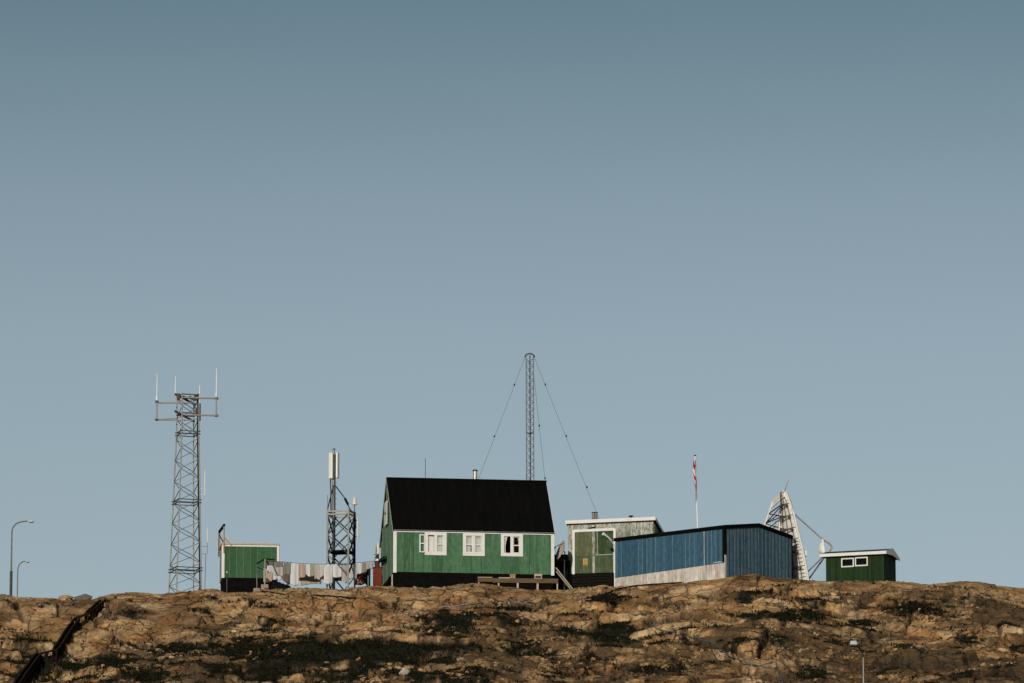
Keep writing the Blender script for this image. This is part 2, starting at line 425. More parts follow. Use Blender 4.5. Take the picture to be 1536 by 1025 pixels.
def G(x, y): return float(terrain(np.array([x]), np.array([y]))[0][0])
def hit(px, py, y0=286.0, y1=322.0):
    ys = np.arange(y0, y1, 0.03)
    v = (512.5-py)/FPX
    zr = ys*(SP+v*CP)/(CP-v*SP); xr = ys*kx(px, py)
    zt = terrain(xr, ys)[0]
    w = np.where(zt >= zr)[0]
    i = w[0] if len(w) else len(ys)-1
    if not len(w): i = int(np.argmin(zr-zt))
    return Vector((float(xr[i]), float(ys[i]), float(zt[i])))

# vegetation patches, placed where the photo shows dark heath: (px, py, rx, ry, strength)
VEG = [(275,971,70,5,1.0),(425,975,90,12,1.35),(400,998,48,18,1.25),(470,990,50,14,1.2),(570,985,80,16,1.25),(520,1015,50,8,1.0),(640,1018,40,7,.9),(330,1005,30,10,.6),(175,992,35,8,.8),(480,992,40,8,.8),(560,975,75,11,1.3),
       (640,972,60,7,1.0),(540,995,40,7,.9),(680,932,38,12,1.1),(655,945,22,6,.8),(775,912,30,4,.9),(735,918,30,6,.6),(915,898,22,6,1.1),(925,950,36,13,1.0),
       (800,974,45,8,.9),(715,1010,30,9,.9),(870,948,26,6,.8),(990,1004,50,6,.9),(1030,952,14,9,1.0),(1195,924,38,8,1.0),(1125,921,30,5,.8),(1365,914,40,9,.9),
       (1300,936,22,7,.6),(1220,1010,24,10,1.0),(1450,958,16,7,.9),(60,1000,70,18,.75),(120,1005,40,12,.6),(30,962,40,5,.5),(1440,900,40,6,.5),
       (600,1012,40,6,.8),(230,1010,50,10,.6),(1090,990,35,8,.5),(1340,1000,40,10,.5),(850,1010,60,8,.6),(1160,960,40,7,.5),(640,905,20,4,.4),(1500,940,30,8,.5)]
def veg_mask(X, Y, Z, info):
    # pixel coordinates of each point, to lay the patches where they grow on the slope
    t = Y*CP + Z*SP
    px = 768 + FPX*X/t; py = 512.5 - FPX*(Z*CP - Y*SP)/t
    n1 = fbm(X/1.1, Y/1.1, 101, 4, 0.6); n2 = fbm(X/0.35, Y/0.35, 111, 3)
    m = np.zeros(X.shape)
    for a, b, rx, ry, s in VEG:
        q = ((px-a)/(rx*1.15))**2 + ((py-b)/(ry*1.3))**2
        m = np.maximum(m, s*np.exp(-q*0.9))
    d = YC - Y
    n3 = fbm(X/3.5, Y/2.2, 121, 4, 0.6)
    gen = 0.75*sstep(0.24, 0.5, n3 - 0.16*(1-sstep(2, 7, d)) + 0.17*sstep(5, 14, d) + 0.10*(0.35-np.clip(info['e1'], 0, .35)))*0.62
    out = np.maximum(m, gen) + 0.5*n1 + 0.38*n2 + 0.30*(info['tread']-0.40)
    out = out * sstep(0.3, 2.0, d)
    return np.clip(out*2.0 - 0.45, 0, 1)

# ------------------------------------------------------------------ terrain mesh
def grow(a, step, lim, g=1.16):
    o = []; s = step
    while a < lim: s *= g; a += s; o.append(a)
    return o
fx = np.arange(-31.5, 31.5001, 0.055)
xs = np.concatenate([[-v for v in grow(31.5, 0.055, 3000)][::-1], fx, grow(31.5, 0.055, 3000)])
fy = np.arange(288.0, 313.0001, 0.065)
ylo = [288.0 - (v) for v in grow(0.0, 0.065, 1500)][::-1]
yhi = [313.0 + v for v in grow(0.0, 0.065, 4500)]
ys = np.concatenate([ylo, fy, yhi])
XX, YY = np.meshgrid(xs, ys)
ZZ, INF = terrain(XX, YY)
VG = veg_mask(XX, YY, ZZ, INF)
ZZ = ZZ - 0.0*VG
nx, ny = len(xs), len(ys)
me = bpy.data.meshes.new('hill')
me.vertices.add(nx*ny)
me.vertices.foreach_set('co', np.stack([XX, YY, ZZ], -1).astype(np.float32).ravel())
I = np.arange(nx*ny).reshape(ny, nx)
Q = np.stack([I[:-1,:-1], I[:-1,1:], I[1:,1:], I[1:,:-1]], -1).reshape(-1, 4)
me.loops.add(Q.size); me.loops.foreach_set('vertex_index', Q.ravel().astype(np.int32))
me.polygons.add(len(Q)); me.polygons.foreach_set('loop_start', (np.arange(len(Q))*4).astype(np.int32))
me.polygons.foreach_set('loop_total', np.full(len(Q), 4, np.int32))
me.update(); me.validate()
def attr(me, name, arr):
    a = me.attributes.new(name, 'FLOAT', 'POINT'); a.data.foreach_set('value', np.asarray(arr, np.float32).ravel())
attr(me, 'veg', VG); attr(me, 'tint', 0.45*INF['c1'] + 0.35*INF['c2'] + 0.20*INF['c3'])
D_ = YC - YY
attr(me, 'film', np.clip(0.06 + 1.05*fbm(XX/2.6, YY/2.0, 151, 5, 0.62) + 0.46*sstep(4, 14, D_) + 0.20*sstep(4, 22, XX) + 0.30*(INF['tread']-0.3), 0, 1))
attr(me, 'joint', np.maximum(np.maximum(np.exp(-(INF['e1']/0.03)**2), 0.8*np.exp(-(INF['e2']/0.045)**2)*(.3+.7*INF['rub'])), 0.5*np.exp(-(INF['e3']/0.09)**2)*INF['rub']))

def rock_mat(name, use_attr=True, tone=1.0):
    m, n, l, b = nodes_of(name); v = objvec(n)
    f0 = noise(n, l, v, 0.45, 6, 0.6)
    r0 = ramp(n, [(0.30, (0.25*tone, 0.135*tone, 0.052*tone)), (0.46, (0.39*tone, 0.24*tone, 0.108*tone)), (0.62, (0.50*tone, 0.355*tone, 0.205*tone)), (0.78, (0.35*tone, 0.275*tone, 0.175*tone))])
    l.new(f0, r0.inputs[0]); c = r0.outputs[0]
    if use_attr:
        at_ = n.new('ShaderNodeAttribute'); at_.attribute_name = 'tint'
        rt = ramp(n, [(0.15, (0.55, 0.50, 0.45)), (0.5, (1.0, 0.95, 0.88)), (0.85, (1.35, 1.29, 1.2))]); l.new(at_.outputs['Fac'], rt.inputs[0])
        c = mixc(n, l, 1.0, c, rt.outputs[0], 'MULTIPLY')
    # fracture net: warped cells, each with its own tone, thin soil filled cracks
    nw = n.new('ShaderNodeTexNoise'); nw.inputs['Scale'].default_value = 1.3; nw.inputs['Detail'].default_value = 6; l.new(v, nw.inputs['Vector'])
    wv = n.new('ShaderNodeVectorMath'); wv.operation = 'MULTIPLY_ADD'; l.new(nw.outputs['Color'], wv.inputs[0]); wv.inputs[1].default_value = (0.9, 0.9, 0.9); l.new(v, wv.inputs[2])
    mpv = n.new('ShaderNodeMapping'); mpv.inputs['Rotation'].default_value = (0.35, 0.15, 0.3); mpv.inputs['Scale'].default_value = (0.75, 0.8, 1.5); l.new(wv.outputs[0], mpv.inputs[0])
    crack = None; cells = []
    for sc_, wd_ in ((0.55, 0.030), (1.7, 0.036), (5.2, 0.035)):
        vo = n.new('ShaderNodeTexVoronoi'); vo.feature = 'DISTANCE_TO_EDGE'; vo.inputs['Scale'].default_value = sc_; l.new(mpv.outputs[0], vo.inputs['Vector'])
        rr = ramp(n, [(wd_*0.35, (1,1,1)), (wd_, (0,0,0))]); l.new(vo.outputs['Distance'], rr.inputs[0])
        vc = n.new('ShaderNodeTexVoronoi'); vc.inputs['Scale'].default_value = sc_; l.new(mpv.outputs[0], vc.inputs['Vector'])
        sp = n.new('ShaderNodeSeparateXYZ'); l.new(vc.outputs['Color'], sp.inputs[0]); cells.append(sp.outputs[0])
        gate = noise(n, l, v, 0.9/ sc_**0.3 + 0.3*sc_, 3)
        ln = mathn(n, l, 'MULTIPLY', rr.outputs[0], mathn(n, l, 'MULTIPLY', mathn(n, l, 'SUBTRACT', gate, {0.55: 0.36, 1.7: 0.47, 5.2: 0.50}[sc_]), 6.0, True))
        crack = ln if crack is None else mathn(n, l, 'MAXIMUM', crack, ln)
    tn_ = mathn(n, l, 'ADD', mathn(n, l, 'MULTIPLY', cells[0], 0.45), mathn(n, l, 'MULTIPLY', cells[1], 0.55))
    rtn = ramp(n, [(0.15, (0.74, 0.71, 0.68)), (0.5, (0.98, 0.97, 0.96)), (0.85, (1.16, 1.16, 1.15))]); l.new(tn_, rtn.inputs[0])
    c = mixc(n, l, 1.0, c, rtn.outputs[0], 'MULTIPLY')
    # iron staining
    f1 = noise(n, l, v, 0.8, 7, 0.68)
    r1 = ramp(n, [(0.53, (0,0,0)), (0.66, (1,1,1))]); l.new(f1, r1.inputs[0])
    c = mixc(n, l, mathn(n, l, 'MULTIPLY', r1.outputs[0], 0.75), c, (0.31*tone, 0.115*tone, 0.032*tone))
    # black lichen, fine and coarse
    f2 = noise(n, l, v, 2.6, 9, 0.72)
    r2 = ramp(n, [(0.55, (0,0,0)), (0.64, (1,1,1))]); l.new(f2, r2.inputs[0])
    c = mixc(n, l, mathn(n, l, 'MULTIPLY', r2.outputs[0], 0.72), c, (0.045, 0.034, 0.02))
    f3 = noise(n, l, v, 11, 6, 0.7)
    r3 = ramp(n, [(0.56, (0,0,0)), (0.64, (1,1,1))]); l.new(f3, r3.inputs[0])
    c = mixc(n, l, mathn(n, l, 'MULTIPLY', r3.outputs[0], 0.40), c, (0.06, 0.05, 0.03))
    f4 = noise(n, l, v, 7, 5, 0.6)
    r4 = ramp(n, [(0.60, (0,0,0)), (0.72, (1,1,1))]); l.new(f4, r4.inputs[0])
    c = mixc(n, l, mathn(n, l, 'MULTIPLY', r4.outputs[0], 0.35), c, (0.44*tone, 0.37*tone, 0.28*tone))
    if use_attr:
        af = n.new('ShaderNodeAttribute'); af.attribute_name = 'film'
        ff = noise(n, l, v, 5.0, 9, 0.75)
        fm = mathn(n, l, 'ADD', mathn(n, l, 'MULTIPLY', ff, 1.5), mathn(n, l, 'SUBTRACT', af.outputs['Fac'], 0.75))
        rf = ramp(n, [(0.36, (0,0,0)), (0.62, (1,1,1))]); l.new(fm, rf.inputs[0])
        rfc = ramp(n, [(0.3, (0.036, 0.023, 0.010)), (0.55, (0.085, 0.050, 0.021)), (0.75, (0.15, 0.078, 0.03))]); l.new(f4, rfc.inputs[0])
        c = mixc(n, l, mathn(n, l, 'MULTIPLY', rf.outputs[0], 0.85), c, rfc.outputs[0])
        aj = n.new('ShaderNodeAttribute'); aj.attribute_name = 'joint'
        c = mixc(n, l, mathn(n, l, 'MULTIPLY', aj.outputs['Fac'], 0.8), c, (0.03, 0.022, 0.012))
        av = n.new('ShaderNodeAttribute'); av.attribute_name = 'veg'
        fv = noise(n, l, v, 3.5, 6, 0.7)
        rv = ramp(n, [(0.35, (0.004, 0.0045, 0.002)), (0.58, (0.013, 0.012, 0.005)), (0.78, (0.05, 0.033, 0.014))]); l.new(fv, rv.inputs[0])
        c = mixc(n, l, av.outputs['Fac'], c, rv.outputs[0])
    c = mixc(n, l, mathn(n, l, 'MULTIPLY', crack, 0.92), c, (0.022, 0.015, 0.008))
    l.new(c, b.inputs['Base Color']); b.inputs['Roughness'].default_value = 0.93
    b.inputs['Specular IOR Level'].default_value = 0.25
    hb = mathn(n, l, 'ADD', f2, mathn(n, l, 'MULTIPLY', f3, 0.6))
    hb = mathn(n, l, 'ADD', hb, mathn(n, l, 'MULTIPLY', tn_, 0.45)); hb = mathn(n, l, 'SUBTRACT', hb, mathn(n, l, 'MULTIPLY', crack, 0.35))
    add_bump(n, l, b, hb, 1.0, 0.11)
    return m
M['rock'] = rock_mat('lichen_rock')
M['stone'] = rock_mat('loose_stone', False, 1.0)
M['palestone'] = plain('pale_stone', (0.42, 0.38, 0.32), 0.9, var=0.25, scale=9, stain=(0.15, 0.13, 0.1), stain_at=0.6, bump=0.6)
M['greystone'] = plain('grey_stone', (0.12, 0.10, 0.078), 0.9, var=0.3, scale=7, stain=(0.06, 0.06, 0.05), stain_at=0.58, bump=0.6)
me.materials.append(M['rock'])
hill = bpy.data.objects.new('hill', me); COL.objects.link(hill); hill['kind'] = 'structure'

# ------------------------------------------------------------------ heath: low leafy cover, nobody could count it
def heath():
    rng = np.random.default_rng(5)
    N = 160000
    x = rng.uniform(-31, 31, N); y = rng.uniform(289, 309, N)
    z, inf = terrain(x, y); vg = veg_mask(x, y, z, inf)
    keep = rng.random(N) < vg**1.5*0.95
    x, y, z = x[keep], y[keep], z[keep]
    K = 3
    n = len(x)*K
    x = np.repeat(x, K) + rng.normal(0, .05, n); y = np.repeat(y, K) + rng.normal(0, .05, n); z = np.repeat(z, K)
    a = rng.uniform(0, 2*np.pi, n); h = rng.uniform(.05, .17, n)*rng.uniform(.5, 1.1, n); w = rng.uniform(.015, .045, n)
    lx, ly = rng.normal(0, .07, n), rng.normal(0, .07, n)
    p0 = np.stack([x-np.cos(a)*w, y-np.sin(a)*w, z-0.03], -1); p1 = np.stack([x+np.cos(a)*w, y+np.sin(a)*w, z-0.03], -1)
    p2 = np.stack([x+lx+np.cos(a)*w*.6, y+ly+np.sin(a)*w*.6, z+h], -1); p3 = np.stack([x+lx-np.cos(a)*w*.6, y+ly-np.sin(a)*w*.6, z+h*.9], -1)
    V = np.stack([p0, p1, p2, p3], 1).reshape(-1, 3)
    mh = bpy.data.meshes.new('heath'); mh.vertices.add(len(V)); mh.vertices.foreach_set('co', V.astype(np.float32).ravel())
    F = np.arange(len(V)).astype(np.int32)
    mh.loops.add(len(F)); mh.loops.foreach_set('vertex_index', F)
    nf = len(F)//4
    mh.polygons.add(nf); mh.polygons.foreach_set('loop_start', (np.arange(nf)*4).astype(np.int32)); mh.polygons.foreach_set('loop_total', np.full(nf, 4, np.int32))
    mh.update()
    m, nn, l, b = nodes_of('heath_leaves'); v = objvec(nn)
    f = noise(nn, l, v, 2.2, 6, 0.7)
    r = ramp(nn, [(0.36, (0.005, 0.0065, 0.0025)), (0.58, (0.014, 0.014, 0.005)), (0.78, (0.05, 0.033, 0.014))]); l.new(f, r.inputs[0])
    l.new(r.outputs[0], b.inputs['Base Color']); b.inputs['Roughness'].default_value = 0.9
    b.inputs['Specular IOR Level'].default_value = 0.1
    mh.materials.append(m)
    o = bpy.data.objects.new('ground_cover', mh); COL.objects.link(o)
    tag(o, 'dark heath and moss growing in the hollows of the rock', 'heath', kind='stuff')
heath()

# ------------------------------------------------------------------ loose rubble, nobody could count it
def rubble():
    import bmesh
    rng = np.random.default_rng(9); shapes = []
    for k in range(8):
        bm = bmesh.new()
        for p in rng.normal(0, 1, (11, 3)): 
            q = p/np.linalg.norm(p)*rng.uniform(.8, 1.1); bm.verts.new(q)
        bmesh.ops.convex_hull(bm, input=bm.verts)
        bmesh.ops.delete(bm, geom=[q for q in bm.verts if not q.link_faces], context='VERTS')
        bm.verts.index_update(); bmesh.ops.triangulate(bm, faces=bm.faces[:])
        bm.verts.index_update()
        shapes.append((np.array([q.co[:] for q in bm.verts]), np.array([[w.index for w in f.verts] for f in bm.faces]))); bm.free()
    N = 26000
    x = rng.uniform(-31, 31, N); y = rng.uniform(289, 308.5, N); z, inf = terrain(x, y)
    dens = sstep(0.10, 0.45, fbm(x/2.4, y/1.6, 161, 4, .6) + 0.25*(inf['rub']-0.5) + 0.12*sstep(4, 14, YC-y))
    k_ = rng.random(N) < dens*0.6; x, y, z = x[k_], y[k_], z[k_]
    V = []; F = []; o = 0
    for i in range(len(x)):
        sv, sf = shapes[i % 8]; r = 0.035 + 0.16*rng.random()**3.2
        a = rng.uniform(0, 6.28); ca, sa = math.cos(a), math.sin(a)
        q = sv*np.array([r*rng.uniform(.9, 1.7), r, r*rng.uniform(.5, .95)])
        V.append(np.stack([q[:, 0]*ca-q[:, 1]*sa+x[i], q[:, 0]*sa+q[:, 1]*ca+y[i], q[:, 2]+z[i]+r*0.2], -1)); F.append(sf+o); o += len(sv)
    V = np.concatenate(V); F = np.concatenate(F).astype(np.int32)
    mm = bpy.data.meshes.new('rubble'); mm.vertices.add(len(V)); mm.vertices.foreach_set('co', V.astype(np.float32).ravel())
    mm.loops.add(F.size); mm.loops.foreach_set('vertex_index', F.ravel()); mm.polygons.add(len(F))
    mm.polygons.foreach_set('loop_start', (np.arange(len(F))*3).astype(np.int32)); mm.polygons.foreach_set('loop_total', np.full(len(F), 3, np.int32)); mm.update()
    mm.materials.append(M['stone'])
    o_ = bpy.data.objects.new('rubble', mm); COL.objects.link(o_); tag(o_, 'small loose stones strewn over the rocky slope', 'rubble', kind='stuff')
rubble()

# ------------------------------------------------------------------ stones
def rock_mesh(w, d, h, seed, m, name, loc, rz=0, sub=3):
    rg = random.Random(seed)
    pts = []; n = 17
    import bmesh
    bm = bmesh.new()
    for i in range(n):
        a, c = rg.uniform(0, 2*math.pi), rg.uniform(-1, 1); s = math.sqrt(1-c*c)
        q = rg.uniform(0.85, 1.08)
        bm.verts.new((s*math.cos(a)*w/2*q, s*math.sin(a)*d/2*q, c*h/2*q + h*0.18))
    bmesh.ops.convex_hull(bm, input=bm.verts)
    loose = [v_ for v_ in bm.verts if not v_.link_faces]
    bmesh.ops.delete(bm, geom=loose, context='VERTS')
    bmesh.ops.bevel(bm, geom=bm.edges[:], offset=min(w, h)*0.03, segments=1, affect='EDGES')
    mm = bpy.data.meshes.new(name); bm.to_mesh(mm); bm.free(); mm.materials.append(m)
    o = bpy.data.objects.new(name, mm); COL.objects.link(o); o.location = loc; o.rotation_euler = (0, 0, rz); return o

def boulder(px0, px1, py0, py1, Y, m, label, seed, deep=0.8):
    cx = (px0+px1)/2; a = P(px0, py1, Y); b_ = P(px1, py1, Y); w = (b_-a).x; h = zat(py0, Y)-zat(py1, Y)
    o = rock_mesh(w*1.08, w*deep, h*1.25, seed, m, 'boulder', (0, 0, 0))
    o.location = (a.x+w/2, Y+w*deep*0.3, zat(py1, Y))
    return tag(o, label, 'boulder')
boulder(87, 112, 889.5, 901, 308.6, M['stone'], 'small squarish boulder on the brow, left of the long flat dark boulder', 3)
boulder(109, 139, 888, 901, 308.4, M['greystone'], 'long flat dark boulder on the brow just left of the black stair top', 12, 0.6)
boulder(-6, 12, 888, 898, 308.6, M['greystone'], 'dark boulder at the left frame edge beside the street lamps', 5)
boulder(639.5, 652, 877.5, 884, 312.4, M['palestone'], 'white stone lying before the black foundation of the green house, left one', 21)
boulder(654, 659, 879.5, 884, 312.3, M['palestone'], 'smallest pale stone between the white stone and the grey stone by the foundation', 22)
boulder(666, 676, 877, 884, 312.4, M['greystone'], 'dark grey rounded stone before the black house foundation', 23)
boulder(684, 702, 873, 882, 312.2, M['greystone'], 'broad grey slab of stone at the left end of the wooden deck', 24, 0.5)
boulder(812, 818, 884, 889, 309.6, M['palestone'], 'small white stone under the deck beside the pale board on the ground', 25)
boulder(526, 530, 882, 887, 311.0, M['palestone'], 'small white stone at the foot of the lattice tower under the washing', 26)
boulder(535, 540, 882, 887, 311.0, M['palestone'], 'small white stone beneath the flowered blanket', 27)
boulder(560, 575, 879, 885, 311.5, M['stone'], 'tan boulder in front of the rust red tank', 28)
def hboulder(px, py, w, h, m, label, seed):
    p = hit(px, py)
    o = rock_mesh(w, w*0.8, h, seed, m, 'boulder', p + Vector((0, 0.2, -0.05)), random.uniform(0, 3)); return tag(o, label, 'boulder')
hboulder(607, 1012, 0.95, 0.6, M['palestone'], 'pale rounded boulder standing in the dark heath at the lower middle', 31)
hboulder(582, 1000, 0.6, 0.45, M['stone'], 'brown boulder in the dark heath left of the pale rounded boulder', 32)
hboulder(598, 986, 0.35, 0.3, M['palestone'], 'small pale stone above the brown boulder in the dark heath', 33)
hboulder(632, 972, 0.65, 0.15, M['palestone'], 'flat pale stone on the heath edge below the cracked slab', 34)
hboulder(1130, 968, 0.8, 0.55, M['stone'], 'squarish tan boulder on the slope right of the blue hose start', 35)
hboulder(1160, 976, 0.6, 0.5, M['stone'], 'smaller tan boulder right of the squarish boulder above the blue hose', 36)
hboulder(928, 960, 0.35, 0.35, M['palestone'], 'small pale stone on the heath below the blue shed', 37)
hboulder(1490, 988, 1.2, 0.7, M['stone'], 'large tan boulder on the slope near the right frame edge', 38)

# ------------------------------------------------------------------ building frame in photo terms
class Frame:
    def __init__(s, px, py, Y, yaw):
        p = P(px, py, Y); s.X, s.Y, s.yaw = p.x, Y, yaw
        s.g = G(p.x, Y); s.py = py
        s.c, s.s = math.cos(yaw), math.sin(yaw)
    def loc(s): return (s.X, s.Y, s.g)
    def lx(s, px, py, ly=0.0):            # local x of a pixel column on the plane y = ly
        X0, Y0 = s.X - ly*s.s, s.Y + ly*s.c; k = kx(px, py)
        return (k*Y0 - X0) / (s.c - k*s.s)
    def ly(s, px, py, lx=0.0):            # local y of a pixel column on the plane x = lx
        X0, Y0 = s.X + lx*s.c, s.Y + lx*s.s; k = kx(px, py)
        return (k*Y0 - X0) / (-s.s - k*s.c)
    def lz(s, py, lx=0.0, ly=0.0):
        Y = s.Y + lx*s.s + ly*s.c
        return zat(py, Y) - s.g

# ================================================================== main green house
def main_house():
    F = Frame(591, 857, 314.0, R(7.8))
    t = thing('green_house', 'green timber house with steep black roof, white trim and three white windows', 'house', F.loc(), F.yaw)
    L = F.lx(830.5, 857); D = 6.6
    zf = F.lz(857); ze = F.lz(795.5); zr = ze + 3.41
    DN = -1.0
    b = MB(); b.box(0.04, L-0.04, 0.05, D-0.04, DN, zf); b.build('foundation', M['black'], t)
    wins = [(637, 669.8, 798.8, 833.1), (694.2, 727, 799.7, 834.2), (751.2, 784.3, 800.8, 834.9)]
    rect = []
    for a, c, u, d in wins:
        x0, x1 = F.lx(a, 815), F.lx(c, 815)
        rect.append((x0, x1, F.lz(d, (x0+x1)/2), F.lz(u, (x0+x1)/2)))
    holes = [(x0+0.14, x1-0.14, z0+0.14, z1-0.14) for x0, x1, z0, z1 in rect]
    w = MB(); w.hole_wall(0, L, zf-0.03, ze, 0, holes); w.build('wall', M['house_front'], t)
    # gable and back walls
    g = MB()
    gp = [(0, zf-0.03), (0, ze), (D/2, zr-0.03), (D, ze), (D, zf-0.03)]
    g.add([(0, y, z) for y, z in gp], [(0, 1, 2, 3, 4)])
    y = 0.35; bt = MB()
    while y < D-0.05:
        zt = ze + (zr-ze)*(1-abs(y-D/2)/(D/2)) - 0.08
        bt.box(-0.028, -0.001, y-0.03, y+0.03, zf-0.06, zt); y += 0.66
    g.build('wall', M['house_side'], t); bt.build('battens', M['batten'], t)
    g2 = MB(); g2.add([(L, y_, z) for y_, z in gp], [(4, 3, 2, 1, 0)]); g2.quad((L, D, zf-0.03), (0, D, zf-0.03), (0, D, ze), (L, D, ze))
    g2.build('wall', M['house_side'], t)
    # roof
    r = MB(); n = int((L+0.16)/0.05); amp = 0.014
    tn = Vector((0, -(zr-ze), D/2)).normalized()
    for side in (0, 1):
        vs_ = []; fs = []
        for i in range(n+1):
            x = -0.08 + (L+0.16)*i/n
            o = amp*(1 if (i % 8) in (0, 1) else 0)
            e_ = 0.06
            ya, za = -e_, ze - e_*(zr-ze)/(D/2) + 0.03
            yb, zb = D/2, zr + 0.03
            nn = Vector((0, tn.y, tn.z))
            a_ = Vector((x, ya, za)) + nn*o; b_ = Vector((x, yb, zb)) + nn*o
            if side: a_.y = D - a_.y; b_.y = D - b_.y
            vs_ += [a_, b_]
        for i in range(n): fs.append((2*i, 2*i+2, 2*i+3, 2*i+1) if not side else (2*i, 2*i+1, 2*i+3, 2*i+2))
        r.add(vs_, fs)
    # thickness: underside and edges
    for side in (0, 1):
        yy = (lambda q: D-q) if side else (lambda q: q)
        e_ = 0.06; za = ze - e_*(zr-ze)/(D/2)
        r.bar((-0.07, yy(-0.03), za+0.045), (L+0.07, yy(-0.03), za+0.045), 0.07, 0.05)
    r.tube([(-0.08, D/2, zr+0.05), (L+0.08, D/2, zr+0.05)], 0.06, 8)
    ro = r.build('roof', M['roof'], t)
    # chimney
    cx = F.lx(713.6, 712, D/2); cy = D/2+0.25
    zt = F.lz(706.5, cx, cy)
    c = MB(); c.tube([(cx, cy, zr-0.3), (cx, cy, zt)], 0.115, 14); co = c.build('chimney', M['pipe'], ro)
    c = MB(); c.tube([(cx, cy, zt-0.02), (cx, cy, zt+0.03)], 0.155, 14); c.tube([(cx, cy, zt+0.03), (cx, cy, zt+0.06)], 0.12, 14); c.build('chimney_cap', M['darksteel'], ro)
    # fascia, corner trims, verge boards
    f = MB(); f.box(-0.03, L+0.03, -0.05, -0.004, ze-0.10, ze+0.02); f.build('fascia', M['white'], t)
    for x0, x1 in ((-0.03, 0.14), (L-0.15, L+0.03)):
        f = MB(); f.box(x0, x1, -0.035, 0.0-0.002, zf-0.08, ze-0.10); 
        if x0 < 0: f.box(-0.05, -0.03, -0.035, 0.10, zf-0.08, ze-0.05)
        f.build('corner_trim', M['white'], t)
    for x in (-0.085, L+0.065):
        f = MB()
        for sgn in (0, 1):
            yy = (lambda q: D-q) if sgn else (lambda q: q)
            f.bar((x, yy(-0.04), ze-0.06), (x, yy(D/2-0.0), zr-0.05), 0.02, 0.13)
        f.build('verge_board', M['hut_side'] if x < 0 else M['white'], t)
    # windows
    for k, ((x0, x1, z0, z1), hl) in enumerate(zip(rect, holes)):
        f = MB(); cw = 0.19
        f.box(x0, x0+cw, -0.045, -0.004, z0, z1); f.box(x1-cw, x1, -0.045, -0.004, z0, z1)
        f.box(x0+cw, x1-cw, -0.043, -0.004, z0, z0+cw); f.box(x0+cw, x1-cw, -0.043, -0.004, z1-cw*0.85, z1)
        xm = (x0+x1)/2; 
        f.box(xm-0.08, xm+0.08, -0.03, 0.03, z0+cw, z1-cw*0.85)
        fo = f.build('window', M['white'], t)
        ia, ib, ja, jb = x0+cw, x1-cw, z0+cw, z1-cw*0.85
        tr = ja + (jb-ja)*0.47
        for s_, (a, bq) in enumerate(((ia, xm-0.08), (xm+0.08, ib))):
            opened = (s_ == 0 and k in (0, 2))
            if not opened:
                q = MB()
                q.box(a, a+0.035, 0.012, 0.045, ja, jb); q.box(bq-0.035, bq, 0.012, 0.045, ja, jb)
                q.box(a+0.035, bq-0.035, 0.012, 0.045, ja, ja+0.04); q.box(a+0.035, bq-0.035, 0.012, 0.045, jb-0.04, jb)
                q.box(a+0.035, bq-0.035, 0.010, 0.043, tr-0.03, tr+0.03)
                so = q.build('sash', M['white'], fo)
                q = MB(); q.quad((a+0.03, 0.03, ja+0.03), (bq-0.03, 0.03, ja+0.03), (bq-0.03, 0.03, jb-0.03), (a+0.03, 0.03, jb-0.03)); q.build('pane', M['glass'], fo)
        def curtain(xa, xb, za, zb, y, narrow=0.0, side=0):
            q = MB(); vs_ = []; fs = []; NI, NJ = 24, 10
            for j in range(NJ+1):
                v = j/NJ
                for i in range(NI+1):
                    u = i/NI; wdt = (xb-xa)*(1 - narrow*math.sin(v*math.pi*0.75))
                    xx = (xa + u*wdt) if side == 0 else (xb - (1-u)*wdt)
                    vs_.append((xx, y + 0.018*math.sin(u*26+k*2+v*1.2), zb + (za-zb)*v))
            for j in range(NJ):
                for i in range(NI):
                    fs.append((j*(NI+1)+i, (j+1)*(NI+1)+i, (j+1)*(NI+1)+i+1, j*(NI+1)+i+1))
            q.add(vs_, fs, True); return q.build('curtain', M['curtain'], fo)
        if k == 0:
            curtain(ia, xm-0.07, ja-0.02, jb-0.06, 0.075); curtain(xm+0.08, ib, ja+0.06, jb, 0.085)
            # opened casement swung out flat against the wall
            q = MB(); xa, xb = F.lx(628.8, 815), x0-0.005; za, zb = F.lz(829, xa), F.lz(802, xa); yv = -0.075
            q.box(xa, xa+0.07, yv-0.02, yv+0.02, za, zb); q.box(xb-0.05, xb, yv-0.02, yv+0.02, za, zb)
            q.box(xa+0.07, xb-0.05, yv-0.02, yv+0.02, za, za+0.06); q.box(xa+0.07, xb-0.05, yv-0.02, yv+0.02, zb-0.06, zb)
            q.box(xa+0.07, xb-0.05, yv-0.018, yv+0.018, (za+zb)/2-0.03, (za+zb)/2+0.03)
            q.build('open_sash', M['white'], fo)
            q = MB(); q.quad((xa+0.06, yv, za+0.05), (xb-0.04, yv, za+0.05), (xb-0.04, yv, zb-0.05), (xa+0.06, yv, zb-0.05)); q.build('pane', M['glass'], fo)
        elif k == 1:
            curtain(ia, xm-0.085, tr, jb, 0.085); curtain(ia, xm-0.16, ja, tr+0.02, 0.10); curtain(xm+0.085, ib, ja, jb, 0.085)
        else:
            curtain(ia-0.02, ia+0.20, ja-0.02, jb, 0.05, 0.55, 0); curtain(ib-0.13, ib, tr-0.0, jb, 0.085, 0.5, 1)
    # room backs so the openings look into dark rooms
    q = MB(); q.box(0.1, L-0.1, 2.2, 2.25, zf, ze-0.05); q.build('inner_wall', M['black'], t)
    # attic window on the gable, meter box, shelf, aerial
    yc = 3.35; za, zb = F.lz(788.5, 0, yc), F.lz(753.5, 0, yc)
    q = MB(); q.box(-0.11, -0.077, yc-0.62, yc+0.62, za, zb); wo = q.build('attic_window', M['white'], t)
